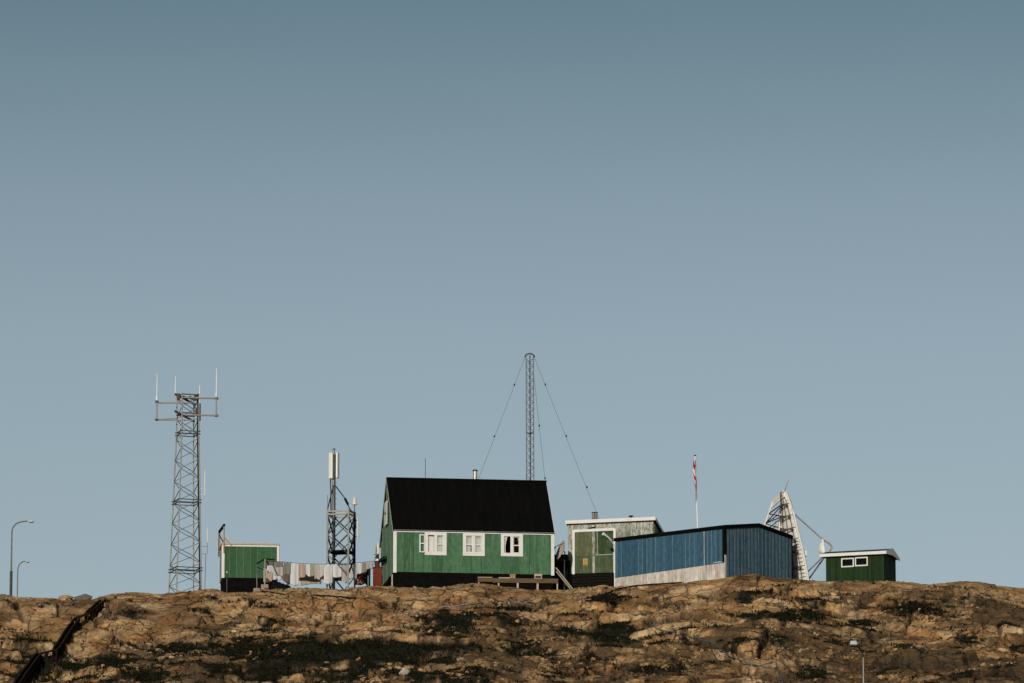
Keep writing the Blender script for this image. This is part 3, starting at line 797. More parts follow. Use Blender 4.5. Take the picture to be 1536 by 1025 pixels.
    q = MB(); q.box(-0.12, -0.112, yc-0.34, yc+0.36, (za+zb)/2-0.03, (za+zb)/2+0.05); q.box(-0.119, -0.112, yc-0.05, yc+0.30, (za+zb)/2+0.1, (za+zb)/2+0.14); q.build('window_catch', M['darksteel'], wo)
    yb = F.ly(570, 825); za, zb = F.lz(834, 0, yb), F.lz(817, 0, yb)
    q = MB(); q.box(-0.22, -0.077, yb-0.35, yb+0.35, za, zb); q.build('meter_box', M['cream'], t, 0.02)
    q = MB(); q.tube([(-0.1, yb+0.1, za), (-0.1, yb+0.1, zf-0.4)], 0.03); q.build('conduit', M['palewood'], t)
    ya, yb = F.ly(581.5, 838), F.ly(573.5, 842)
    q = MB(); q.bar((-0.14, ya, F.lz(836.5, 0, ya)), (-0.14, yb, F.lz(842, 0, yb)), 0.16, 0.17); q.build('wall_shelf', M['awning'], t)
    xa = F.lx(638, 700, D/2+0.4)
    q = MB(); q.tube([(xa, D/2+0.4, zr-0.5), (xa, D/2+0.4, F.lz(688, xa, D/2+0.4))], 0.016, 6); q.build('aerial', M['darksteel'], t)
    q = MB(); x_ = F.lx(588.7, 870); q.box(-0.10, -0.04, 0.25, 0.45, -0.35, zf-0.15); q.build('vent_pipe', M['palestone'], t)
M['curtain'] = cloth('white_net_curtain', (0.62, 0.60, 0.57), 0.1)
main_house()

# ================================================================== left green hut
def left_hut():
    F = Frame(333, 866, 318.2, R(6.0))
    t = thing('storage_hut', 'small flat roofed green hut with white corner trim beside the tall lattice mast', 'hut', F.loc(), F.yaw)
    W = F.lx(417.8, 840); D = 2.5
    zf, zt = F.lz(866), F.lz(817.0)
    b = MB(); b.box(0.05, W-0.05, 0.05, D-0.05, -0.9, zf); b.build('base', M['black'], t)
    w = MB(); w.box(0, W, 0, 0.06, zf-0.02, zt); w.build('front_wall', M['hut_green'], t)
    w = MB(); w.box(0, 0.06, 0.06, D, zf-0.02, zt); w.build('side_wall', M['hut_side'], t)
    w = MB(); w.box(W-0.06, W, 0.06, D, zf-0.02, zt); w.box(0.06, W-0.06, D-0.06, D, zf-0.02, zt); w.build('rear_wall', M['hut_green'], t)
    r = MB(); r.box(-0.06, W+0.08, -0.08, D+0.08, zt+0.003, zt+0.09); r.build('roof', M['palewood'], t)
    f = MB(); f.box(0.135, W-0.10, -0.03, -0.002, zt-0.10, zt-0.001); f.build('fascia', M['white'], t)
    for x0, x1 in ((-0.03, 0.13), (W-0.095, W+0.03)):
        f = MB(); f.box(x0, x1, -0.035, -0.002, zf-0.04, zt-0.001); f.build('corner_trim', M['white'], t)
    f = MB(); x0, x1 = W+0.032, W+0.06; f.box(x0, x1, 0.0, 0.12, zf+0.1, zt); f.build('corner_trim', M['palewood'], t)
    # wooden hoist frame above the left side
    zA, zB = F.lz(788.5, 0.1, -0.05), F.lz(800.5, -0.1, D)
    q = MB(); q.bar((0.09, -0.09, F.lz(829, 0, -0.1)), (0.09, -0.09, zA), 0.07); q.build('frame_post', M['tanwood'], t)
    q = MB(); q.bar((-0.05, D-0.1, zt-0.35), (-0.05, D-0.1, zB), 0.09); q.build('frame_post', M['tanwood'], t)
    q = MB(); q.bar((0.10, -0.16, zA+0.02), (-0.05, D+0.05, zA+0.02-0.02), 0.10, 0.13); q.build('frame_beam', M['blackwood'], t)
    q = MB(); q.bar((0.09, -0.07, F.lz(806, 0, 0)), (F.lx(346.5, 818), -0.07, F.lz(818, 0, 0)), 0.05, 0.07); q.build('frame_brace', M['tanwood'], t)
    q = MB(); q.bar((-0.05, D-0.15, zB-0.1), (0.07, 0.0, zt+0.1), 0.04, 0.05); q.build('frame_brace', M['blackwood'], t)
left_hut()
def standpipe():
    p = P(340.2, 884, 312.6); g = G(p.x, p.y)
    t = thing('standpipe', 'thin grey standpipe with white cap before the left green hut', 'pipe', (p.x, p.y, g))
    h = zat(859.5, p.y)-g
    MB().tube([(0, 0, -0.3), (0, 0, h)], 0.035).build('pipe', M['darksteel'], t)
    MB().tube([(0, 0, h), (0, 0, h+0.05), (0, 0, h+0.07)], 0.05, 10, 0.02).build('cap', M['white'], t)
standpipe()

# ================================================================== peeling grey shed
def grey_shed():
    F = Frame(852, 860, 317.0, R(-13.5))
    t = thing('weathered_shed', 'peeling grey and green shed with white roof edge and white door frame', 'shed', F.loc(), F.yaw)
    W = F.lx(980, 790); D = 2.3
    zf = F.lz(861); zt0 = F.lz(787.5, 0); zt1 = F.lz(782, W)
    zb = zt0 - 0.50
    b = MB()
    x = 0.03
    b.box(0.06, W-0.05, 0.08, D-0.05, -0.8, zf)
    k = 0; z = -0.5
    while z < zf-0.05:
        b.box(0.0, W, 0.02+0.02*(k % 2), 0.07, z, z+0.13); z += 0.175; k += 1
    for xx in (0.0, 1.25, 2.45): b.box(xx, xx+0.1, -0.01, 0.018, -0.8, zf-0.01)
    b.build('base', M['slats'], t)
    w = MB(); w.prism([(0, zf), (W, zf), (W, zt1), (0, zt0)], 0, 0.06); w.build('front_wall', M['peeling'], t)
    for xx in (0.0, W-0.06):
        ztt = zt0 if xx == 0 else zt1
        w = MB(); w.prismx([(0.062, zf), (D, zf), (D, ztt-0.5), (0.062, ztt-0.02)], xx, xx+0.06); 
        yq = 0.25
        while yq < D: w.box(xx+0.06 if xx else -0.03, xx+0.09 if xx else 0, yq, yq+0.05, zf, ztt-0.5*yq/D-0.05); yq += 0.28
        w.build('side_wall', M['peeling'], t)
    w = MB(); w.box(0.06, W-0.06, D-0.06, D-0.002, zf, zb-0.02); w.build('rear_wall', M['peeling'], t)
    # sloping slab roof falling to the back, white fascia
    o = 0.14
    def slab(y0, y1, x0, x1, th, lift):
        za = lambda x, y: zt0 + (zt1-zt0)*x/W - 0.5*y/D + lift
        pts = [(x0, y0), (x1, y0), (x1, y1), (x0, y1)]
        return [(x_, y_, za(x_, y_)) for x_, y_ in pts] + [(x_, y_, za(x_, y_)+th) for x_, y_ in pts]
    bx = [(3,2,1,0),(4,5,6,7),(0,1,5,4),(1,2,6,5),(2,3,7,6),(3,0,4,7)]
    r = MB(); r.add(slab(-0.15, D+o, -0.08, W+o, 0.12, 0.02), bx); ro = r.build('roof', M['darksteel'], t)
    f = MB(); f.add(slab(-0.19, -0.152, -0.12, W+o+0.03, 0.19, -0.01), bx); f.build('fascia', M['white'], t)
    f = MB(); f.add(slab(-0.15, D+o, W+o+0.002, W+o+0.03, 0.17, 0.0), bx); f.build('fascia', M['white_metal'], t)
    # door frame and doors
    a0, a1 = F.lx(858.8, 830), F.lx(862.3, 830); b0, b1 = F.lx(920.3, 800), F.lx(923.8, 800)
    zl, zr_ = F.lz(795.2, a0), F.lz(792.2, b1)
    f = MB(); f.box(a0, a1, -0.05, -0.003, zf-0.04, zl-0.001); f.box(b0, b1, -0.05, -0.003, zf-0.04, zr_-0.02)
    f.add([(a1, -0.052, zl-0.14), (b0, -0.052, zr_-0.15), (b0, -0.052, zr_), (a1, -0.052, zl), (a1, -0.003, zl-0.14), (b0, -0.003, zr_-0.15), (b0, -0.003, zr_), (a1, -0.003, zl)],
          [(0,1,2,3),(7,6,5,4),(0,4,5,1),(1,5,6,2),(2,6,7,3),(3,7,4,0)])
    fo = f.build('door_frame', M['white'], t)
    xm = F.lx(892.5, 830); zd = F.lz(832.5, xm); zt_ = zl-0.15
    d = MB(); d.box(a1+0.002, xm-0.16, -0.018, -0.003, zd, zt_+0.01); d.build('door', M['door_pale'], t)
    d = MB(); d.box(xm-0.157, xm-0.012, -0.020, -0.003, zf, zt_+0.02); d.build('door_post', M['peeling'], t)
    d = MB(); d.box(a1+0.002, xm-0.16, -0.016, -0.003, zf, zd-0.02); d.box(a1+0.15, xm-0.30, -0.022, -0.017, zf+0.12, zd-0.14); d.build('kick_panel', M['door_low'], t)
    d = MB(); d.box(xm, xm+0.12, -0.014, -0.003, zd, zt_+0.03); d.box(xm+0.16, b0-0.002, -0.016, -0.003, zd+0.01, zt_+0.05); d.build('door', M['door_dark'], t)
    d = MB(); d.box(xm+0.12, xm+0.158, -0.022, -0.003, zd, zt_+0.04); d.box(xm, b0-0.002, -0.024, -0.003, zd-0.03, zd+0.008); d.build('door_rail', M['hut_side'], t)
    d = MB(); d.box(xm, b0-0.002, -0.014, -0.003, zf, zd-0.032); d.build('kick_panel', M['door_low'], t)
    # hazard notice
    s0, s1 = F.lx(874.8, 843), F.lx(881.5, 843); za, zb2 = F.lz(848.2, s0), F.lz(838.3, s0)
    s = MB(); s.box(s0, s1, -0.04, -0.026, za, zb2); so = s.build('hazard_sign', M['yellow'], t)
    mx_, tw = (s0+s1)/2, (s1-s0)
    zt3 = zb2-0.03; hh = tw*0.62
    m = MB()
    m.prism([(mx_-tw*0.36, zt3-hh), (mx_+tw*0.36, zt3-hh), (mx_, zt3)], -0.044, -0.0402)
    m.build('warning_triangle', M['signdark'], so)
    m = MB(); m.prism([(mx_-tw*0.22, zt3-hh+0.02), (mx_+tw*0.22, zt3-hh+0.02), (mx_, zt3-0.045)], -0.047, -0.0442); m.build('triangle_field', M['yellow'], so)
    m = MB(); m.prism([(mx_+0.005, zt3-0.07), (mx_-0.02, zt3-hh+0.055), (mx_, zt3-hh+0.055), (mx_-0.005, zt3-hh+0.03), (mx_+0.022, zt3-hh+0.07), (mx_+0.002, zt3-hh+0.07)], -0.05, -0.0472); m.build('lightning_mark', M['signdark'], so)
    m = MB()
    for i, wd in enumerate((0.36, 0.30, 0.34)): m.box(mx_-tw*wd, mx_+tw*wd, -0.043, -0.0402, za+0.03+0.038*i, za+0.046+0.038*i)
    m.build('notice_lines', M['signdark'], so)
    # lamp under the eave, pale board
    l0, l1 = F.lx(887.5, 790), F.lx(893.5, 790); zc = F.lz(790, l0)
    q = MB(); q.tube([(l0, -0.09, zc), (l1, -0.09, zc+0.01)], 0.075, 10); q.build('bulkhead_lamp', M['darksteel'], t)
    q = MB(); q.box(l0+0.03, l1-0.03, -0.172, -0.16, zc-0.03, zc+0.035); q.build('lamp_lens', M['cream'], t)
    q = MB(); q.box(F.lx(882, 791), l0+0.02, -0.06, -0.003, zc-0.11, zc-0.06); q.build('lamp_bracket', M['darksteel'], t)
    q = MB(); q.box(F.lx(894.5, 790), F.lx(905, 790), -0.03, -0.003, zc-0.06, zc+0.03); q.build('patch_board', M['palewood'], t)
    # flue pair and roof vent
    for px in (890, 894.3):
        xq = F.lx(px, 775, 1.0); zq = F.lz(768.8, xq, 1.0)
        c = MB(); c.tube([(xq, 1.0, zt0-0.3), (xq, 1.0, zq)], 0.075, 12); c.build('flue', M['brownpipe'], ro)
    xq = F.lx(892, 775, 1.0); c = MB(); c.box(xq-0.17, xq+0.17, 0.9, 1.1, F.lz(769.6, xq, 1.0), F.lz(768.4, xq, 1.0)); c.build('flue_cap', M['darksteel'], ro)
    xq = F.lx(946.5, 777, 0.9); zq = F.lz(775, xq, 0.9)
    c = MB(); c.tube([(xq, 0.9, zq-0.5), (xq, 0.9, zq)], 0.07, 10); c.tube([(xq, 0.9, zq), (xq, 0.9, zq+0.03), (xq, 0.9, zq+0.05)], 0.16, 12, 0.12); c.build('roof_vent', M['darksteel'], ro)
grey_shed()

# ================================================================== black shed between the houses
def black_shed():
    p = P(826, 855, 316.8); g = G(p.x, p.y)
    t = thing('tarred_shed', 'low black tarred shed squeezed between the green house and the peeling shed', 'shed', (p.x, p.y, g))
    w = (P(856, 855, 316.8)-p).x; h1 = zat(841, 316.8)-g; h2_ = zat(833.5, 318.3)-g
    b = MB(); b.prismx([(0, -0.4), (3, -0.4), (3, h2_), (1.5, h2_), (0, h1)], 0, w); b.build('wall', M['black'], t)
    MB().bar((-0.05, 1.5, h2_+0.03), (w+0.05, 1.5, h2_+0.03), 0.12, 0.05).build('roof_edge', M['black'], t); MB().bar((0.2, -0.06, h1), (w, -0.06, h1), 0.04, 0.05).build('roof_edge', M['darksteel'], t)
black_shed()

# ================================================================== blue shed
def blue_shed():
    F = Frame(1087.5, 868, 309.7, R(49))
    t = thing('blue_shed', 'long weathered blue shed with black roof edge and pale bare boards along its foot', 'shed', F.loc(), F.yaw)
    Wd = F.lx(1187.5, 840); L = F.ly(923, 845)
    z0 = -1.6
    zt = F.lz(793.0)                    # eave at the near corner
    zl = F.lz(812.5, 0, L); zrr = F.lz(808.5, Wd, 0)
    zb0 = F.lz(845, 0, 0.25); zb1 = F.lz(867.5, 0, L)
    zrg = F.lz(790.5, Wd/2, 0)
    # long side: upper blue cladding, bare boards below
    w = MB(); w.add([(0, 0, zb0), (0, L, zb1), (0, L, zl), (0, 0, zt)], [(0, 3, 2, 1)]); w.build('long_wall', M['blue'], t)
    w = MB(); w.add([(-0.012, 0, z0), (-0.012, L, z0), (-0.012, L, zb1), (-0.012, 0, zb0)], [(0, 3, 2, 1)])
    w.quad((-0.012, 0, zb0), (-0.012, L, zb1), (0.0, L, zb1), (0.0, 0, zb0)); w.build('foot_boards', M['bare_base'], t)
    yb = F.ly(1057.0, 830); ya = F.ly(1056.0, 830)
    w = MB(); w.box(-0.022, -0.002, yb, ya, zb0+(zb1-zb0)*yb/L+0.02, zt+(zl-zt)*yb/L-0.03); w.build('white_batten', M['bare_base'], t)
    for px in (968, 980, 990, 1004, 1023, 1036, 1068, 1081):
        yq = F.ly(px, 835); MB().box(-0.010, 0.0, yq-0.012, yq+0.012, zb0+(zb1-zb0)*yq/L+0.02, zt+(zl-zt)*yq/L-0.05).build('cover_strip', M['blue_end'], t)
    # gable end
    w = MB(); w.add([(0, 0, z0), (Wd, 0, z0), (Wd, 0, zrr), (Wd/2, 0, zrg), (0, 0, zt)], [(0, 1, 2, 3, 4)])
    x = 0.22
    while x < Wd-0.1:
        zz = (zt+(zrg-zt)*x/(Wd/2)) if x < Wd/2 else (zrg+(zrr-zrg)*(x-Wd/2)/(Wd/2))
        MB().box(x-0.016, x+0.016, -0.02, -0.001, z0, zz-0.04).build('cover_strip', M['strip'], t); x += 0.31
    w.build('gable_wall', M['blue_end'], t)
    w = MB(); w.add([(Wd, 0, z0), (Wd, L, z0), (Wd, L, zrr+zl-zt), (Wd, 0, zrr)], [(0, 1, 2, 3)])
    w.add([(0, L, z0), (Wd, L, z0), (Wd, L, zrr+zl-zt), (Wd/2, L, zrg+zl-zt), (0, L, zl)], [(4, 3, 2, 1, 0)]); w.build('rear_wall', M['blue_end'], t)
    # roof
    r = MB(); th = 0.19; o = 0.07
    dz = zl-zt
    def rp_(x, y, zz): return (x, y, zz + dz*(y/L))
    A = [rp_(-o, -o, zt+0.0), rp_(Wd/2, -o, zrg+0.01), rp_(Wd+o, -o, zrr-0.0), rp_(-o, L+o, zt), rp_(Wd/2, L+o, zrg+0.01), rp_(Wd+o, L+o, zrr)]
    vs_ = A + [(a, b_, c+th) for a, b_, c in A]
    r.add(vs_, [(0, 3, 4, 1), (1, 4, 5, 2), (6, 7, 10, 9), (7, 8, 11, 10), (0, 1, 7, 6), (1, 2, 8, 7), (0, 6, 9, 3), (2, 5, 11, 8), (3, 9, 10, 4), (4, 10, 11, 5)])
    r.build('roof', M['roof'], t)
    c = MB(); c.box(-0.045, 0.10, -0.045, -0.003, F.lz(832, 0, 0), zt-0.01); c.box(-0.045, -0.003, -0.003, 0.14, zb0+0.08, zt-0.01); c.build('corner_trim', M['black'], t)
    c = MB(); c.box(-0.035, 0.09, -0.04, -0.003, z0, F.lz(832.5, 0, 0)); c.build('corner_post', M['bare_base'], t)
    c = MB(); c.box(Wd-0.05, Wd+0.04, -0.045, -0.021, z0, zrr-0.01); c.build('corner_trim', M['black'], t)
    # small pale lettering near the corner, too worn to read
    y0, y1 = F.ly(1083, 843), F.ly(1069.5, 843)
    q = MB(); rg = random.Random(4); zc = F.lz(843.6, 0, (y0+y1)/2); y = y0; sl = dz/L*1.2
    zz = lambda y_: zc + (y_-(y0+y1)/2)*sl
    while y < y1-0.03:
        wd = rg.uniform(0.025, 0.05); h = rg.choice((0.05, 0.05, 0.08))
        q.box(-0.013, -0.003, y, y+0.016, zz(y)-0.03, zz(y)-0.03+h)
        q.box(-0.013, -0.003, y+0.017, y+wd, zz(y)-0.03, zz(y)-0.012)
        q.box(-0.013, -0.003, y+0.017, y+wd, zz(y)+0.005, zz(y)+0.02); y += wd+0.015
    q.build('worn_lettering', M['decal'], t)
blue_shed()

# ================================================================== right green hut
def right_hut():
    F = Frame(1239, 866, 312.5, R(-20))
    t = thing('garden_hut', 'small dark green hut with white roof edge and two small windows at right', 'hut', F.loc(), F.yaw)
    W = F.lx(1325.9, 850); D = F.ly(1343.6, 850, W)
    z0 = -0.7; zt0, zt1 = F.lz(834.5, 0), F.lz(830.0, W); zt = (zt0+zt1)/2
    zr = zt + 0.34
    wn_ = [(1262, 1281, 837.4, 851), (1282.6, 1301.8, 835.9, 849.4)]
    rect = []
    for a, c, u, d in wn_:
        x0, x1 = F.lx(a, 843), F.lx(c, 843); xm = (x0+x1)/2
        rect.append((x0, x1, F.lz(d, xm), F.lz(u, xm)))
    w = MB(); w.hole_wall(0, W, z0, zt, 0, [(x0+.05, x1-.05, a+.05, b+.05-.1) for x0, x1, a, b in rect], 0.1); w.build('front_wall', M['dark_green'], t)
    w = MB(); gp = [(0, z0), (D, z0), (D, zt), (D/2, zr-0.02), (0, zt)]
    w.add([(W, y, z) for y, z in gp], [(0, 1, 2, 3, 4)]); w.add([(0, y, z) for y, z in gp], [(4, 3, 2, 1, 0)]); w.quad((W, D, z0), (0, D, z0), (0, D, zt), (W, D, zt)); w.build('side_wall', M['dark_green'], t)
    for (x0, x1, a, b) in rect:
        f = MB(); c = 0.065
        f.box(x0, x0+c, -0.03, -0.003, a, b); f.box(x1-c, x1, -0.03, -0.003, a, b); f.box(x0+c, x1-c, -0.03, -0.003, a, a+c); f.box(x0+c, x1-c, -0.03, -0.003, b-c, b)
        fo = f.build('window', M['white'], t)
        q = MB(); q.quad((x0+.03, 0.03, a+.03), (x1-.03, 0.03, a+.03), (x1-.03, 0.03, b-.03), (x0+.03, 0.03, b-.03)); q.build('pane', M['glass'], fo)
    q = MB(); q.box(0.05, W-0.05, 0.5, 0.55, z0+0.2, zt-0.05); q.build('inner_wall', M['black'], t)
    # gable roof with wide white bargeboards
    o = 0.17; oy = 0.16; th = 0.05
    r = MB(); sl = (zr-zt)/(D/2)
    A = [(-oy, zt-oy*sl*0+0.015), (D/2, zr+0.02), (D+oy, zt-oy*sl)]
    poly = [A[0], (D/2, zr+0.02), A[2], (A[2][0], A[2][1]+th), (D/2, zr+0.02+th), (A[0][0], A[0][1]+th)]
    r.prismx(poly, -o-0.1, W+o); r.build('roof', M['darksteel'], t)
    f = MB(); f.box(-o-0.12, W+o+0.02, -oy-0.03, -oy-0.002, zt-0.06, zt+0.11); f.build('fascia', M['white'], t)
    for x in (-o-0.13, W+o+0.003):
        f = MB(); f.prismx([(-oy, zt-0.06), (D/2, zt+0.02), (D+oy, zt-oy*sl-0.07), (D+oy+0.02, zt-oy*sl+0.06), (D/2, zr+0.09), (-oy, zt+0.12)], x, x+0.028); f.build('bargeboard', M['white_metal'], t)
right_hut()

# ================================================================== lattice helpers
def lattice_faces(mb, corners, zz, phase=0, w=0.03):
    """zigzag over each face; corners(z) -> 4 points"""
    for f in range(len(corners(0))):
        s = (f + phase) % 2
        for i in range(len(zz)-1):
            a, b = corners(zz[i]), corners(zz[i+1]); n = len(a)
            i0, i1 = (f, (f+1) % n) if (i+s) % 2 == 0 else ((f+1) % n, f)
            mb.bar(a[i0], b[i1], w)

# ================================================================== tall radio mast at left
def radio_mast():
    Y = 318.0; cx = 280.0
    p = P(cx, 880, Y); g = G(p.x, Y)
    t = thing('lattice_mast', 'tall four legged grey lattice mast with white whip aerials on side arms', 'mast', (p.x, Y, g))
    S = FPX/Y
    lz = lambda py: zat(py, Y)-g
    lx = lambda px, py=700: xat(px, py, Y)-p.x
    zb, zm, zt = lz(886), lz(649), lz(592)
    phi = math.atan2(11.5, 25.3)
    def corners(z):
        k = min(1, max(-0.15, (z-zb)/(zm-zb))); Rr = 1.04 + (0.715-1.04)*k
        ox = lx(279.5) + (lx(281)-lx(279.5))*k
        out = []
        for a in (math.pi+math.pi/2-(math.pi/2-0.0)+0, ):
            pass
        # near (-11.5,-25.3), right (25.3,-11.5), far (11.5,25.3), left (-25.3,11.5)
        for ux, uy in ((-.414, -.91), (.91, -.414), (.414, .91), (-.91, .414)):
            out.append(Vector((ox+ux*Rr, uy*Rr, z)))
        return out
    base, ctop, cm = corners(-0.4), corners(zt), corners(zm)
    for i in range(4):
        MB().tube([base[i], cm[i], ctop[i]], 0.04 if i != 2 else 0.035, 8).build('leg', M['steel'], t)
    zz = [-0.3]; step = 0.60
    while zz[-1] < zt-0.3: zz.append(zz[-1]+step)
    b = MB(); lattice_faces(b, corners, zz, 0, 0.034); b.build('bracing', M['midsteel'], t)
    for py in (650, 753, 855):
        r = MB()
        for dz in (-0.10, 0.06):
            c = corners(lz(py)+dz)
            for i in range(4): 
                d_ = (c[(i+1) % 4]-c[i]).normalized()*0.1
                r.bar(c[i]-d_, c[(i+1) % 4]+d_, 0.05, 0.045)
        r.build('ring', M['darksteel'], t)
    # cable run down the right leg
    c0, c1, c2 = corners(-0.2)[1], corners(zm)[1], corners(zt)[1]
    o = Vector((-0.07, 0.05, 0)); MB().tube([c0+o, c1+o, c2+o], 0.05, 6).build('cable_run', M['cable'], t)
    # head frames
    c = MB()
    for a, b_ in (((262.5, 592), (294, 607)), ((262.5, 617.5), (292, 632))):
        c.bar((lx(a[0], 600), -0.2, lz(a[1])), (lx(b_[0], 600), 0.2, lz(b_[1])), 0.09, 0.11)
    for z in (lz(594), lz(622)):
        q = corners(z)
        for i in range(4): c.bar(q[i], q[(i+1) % 4], 0.05, 0.06)
    for q_ in ((294, 598, 309), (296, 617, 304), (268, 596, 306)): c.box(lx(q_[0], 600)-0.09, lx(q_[0], 600)+0.09, -0.35, -0.15, lz(q_[1])-0.16, lz(q_[1])+0.16)
    z = lz(597); q = corners(z); c.bar((q[0]+q[3])/2, (q[1]+q[2])/2, 0.07); c.bar((q[0]+q[1])/2, (q[2]+q[3])/2, 0.07); c.bar(q[0], q[2], 0.06)
    c.build('head_frame', M['darksteel'], t)
    def pipe(px, pa, pb, y, r=0.045): return MB().tube([(lx(px, 600), y, lz(pa)), (lx(px, 600), y, lz(pb))], r, 8)
    for px, ya, yb, arms, top in ((235.5, 601, 632, ((604.5, 603, 263, 0.25), (605.5, 606, 293, -0.25), (630.0, 627, 264, 0.25), (631, 631.5, 290, -0.25)), 560.5),
                                  (324.6, 596, 626, ((598.5, 599, 274, -0.55), (624, 625, 281, -0.5)), 553)):
        a = MB()
        for y0, y1, pxe, yy in arms:
            a.tube([(lx(px + (4 if px > 300 else -2), 600), -0.1, lz(y0)), (lx(pxe, 600), yy, lz(y1))], 0.035 if px < 300 else 0.05, 6)
        a.build('side_arm', M['steel'], t)
        pipe(px, ya, yb, -0.1).build('arm_post', M['steel'], t)
        MB().tube([(lx(px, 600), -0.1, lz(ya)), (lx(px, 600), -0.1, lz(ya-5.5))], 0.065, 8).build('aerial_mount', M['white_metal'], t)
        MB().tube([(lx(px, 600), -0.1, lz(ya-5)), (lx(px, 600), -0.1, lz(top))], 0.036, 8, 0.022).build('whip_aerial', M['white_metal'], t)
        for q in (ya+2, yb-2): MB().box(lx(px, 600)-0.09, lx(px, 600)+0.09, -0.17, -0.03, lz(q)-0.06, lz(q)+0.04).build('clamp', M['darksteel'], t)
    for px, a, b_, y in ((262.3, 592, 563, 0.3), (299.8, 606, 580, -0.3)):
        MB().tube([(lx(px, 600), y, lz(a)), (lx(px, 600), y, lz(b_))], 0.034, 8, 0.022).build('whip_aerial', M['white_metal'], t)
    MB().tube([(lx(300, 600), -0.1, lz(606)), (lx(300.2, 600), -0.1, lz(632))], 0.05, 6).build('equipment_post', M['darksteel'], t)
    # lower side aerials
    for px, a, m_, b_, brk in ((307.5, 707, 729, 744, (735, 743.5)), (312, 793.5, 815, 832, (821, 832))):
        MB().tube([(lx(px, 750), -0.3, lz(m_)), (lx(px, 750), -0.3, lz(a))], 0.032, 6, 0.02).build('whip_aerial', M['white_metal'], t)
        q = MB(); q.tube([(lx(px, 750), -0.3, lz(b_)), (lx(px, 750), -0.3, lz(m_))], 0.022, 6)
        for z in brk: q.tube([(lx(px, 750)+0.04, -0.3, lz(z)), (lx(px-8, 750), -0.35, lz(z))], 0.018, 5)
        q.build('aerial_bracket', M['white_metal'] if px < 310 else M['steel'], t)
    MB().tube([(lx(309, 850), -0.3, lz(832)), (lx(308, 850), -0.3, lz(880)), (lx(307.5, 850), -0.3, -0.2)], 0.014, 5).build('feeder_cable', M['cable'], t)
radio_mast()

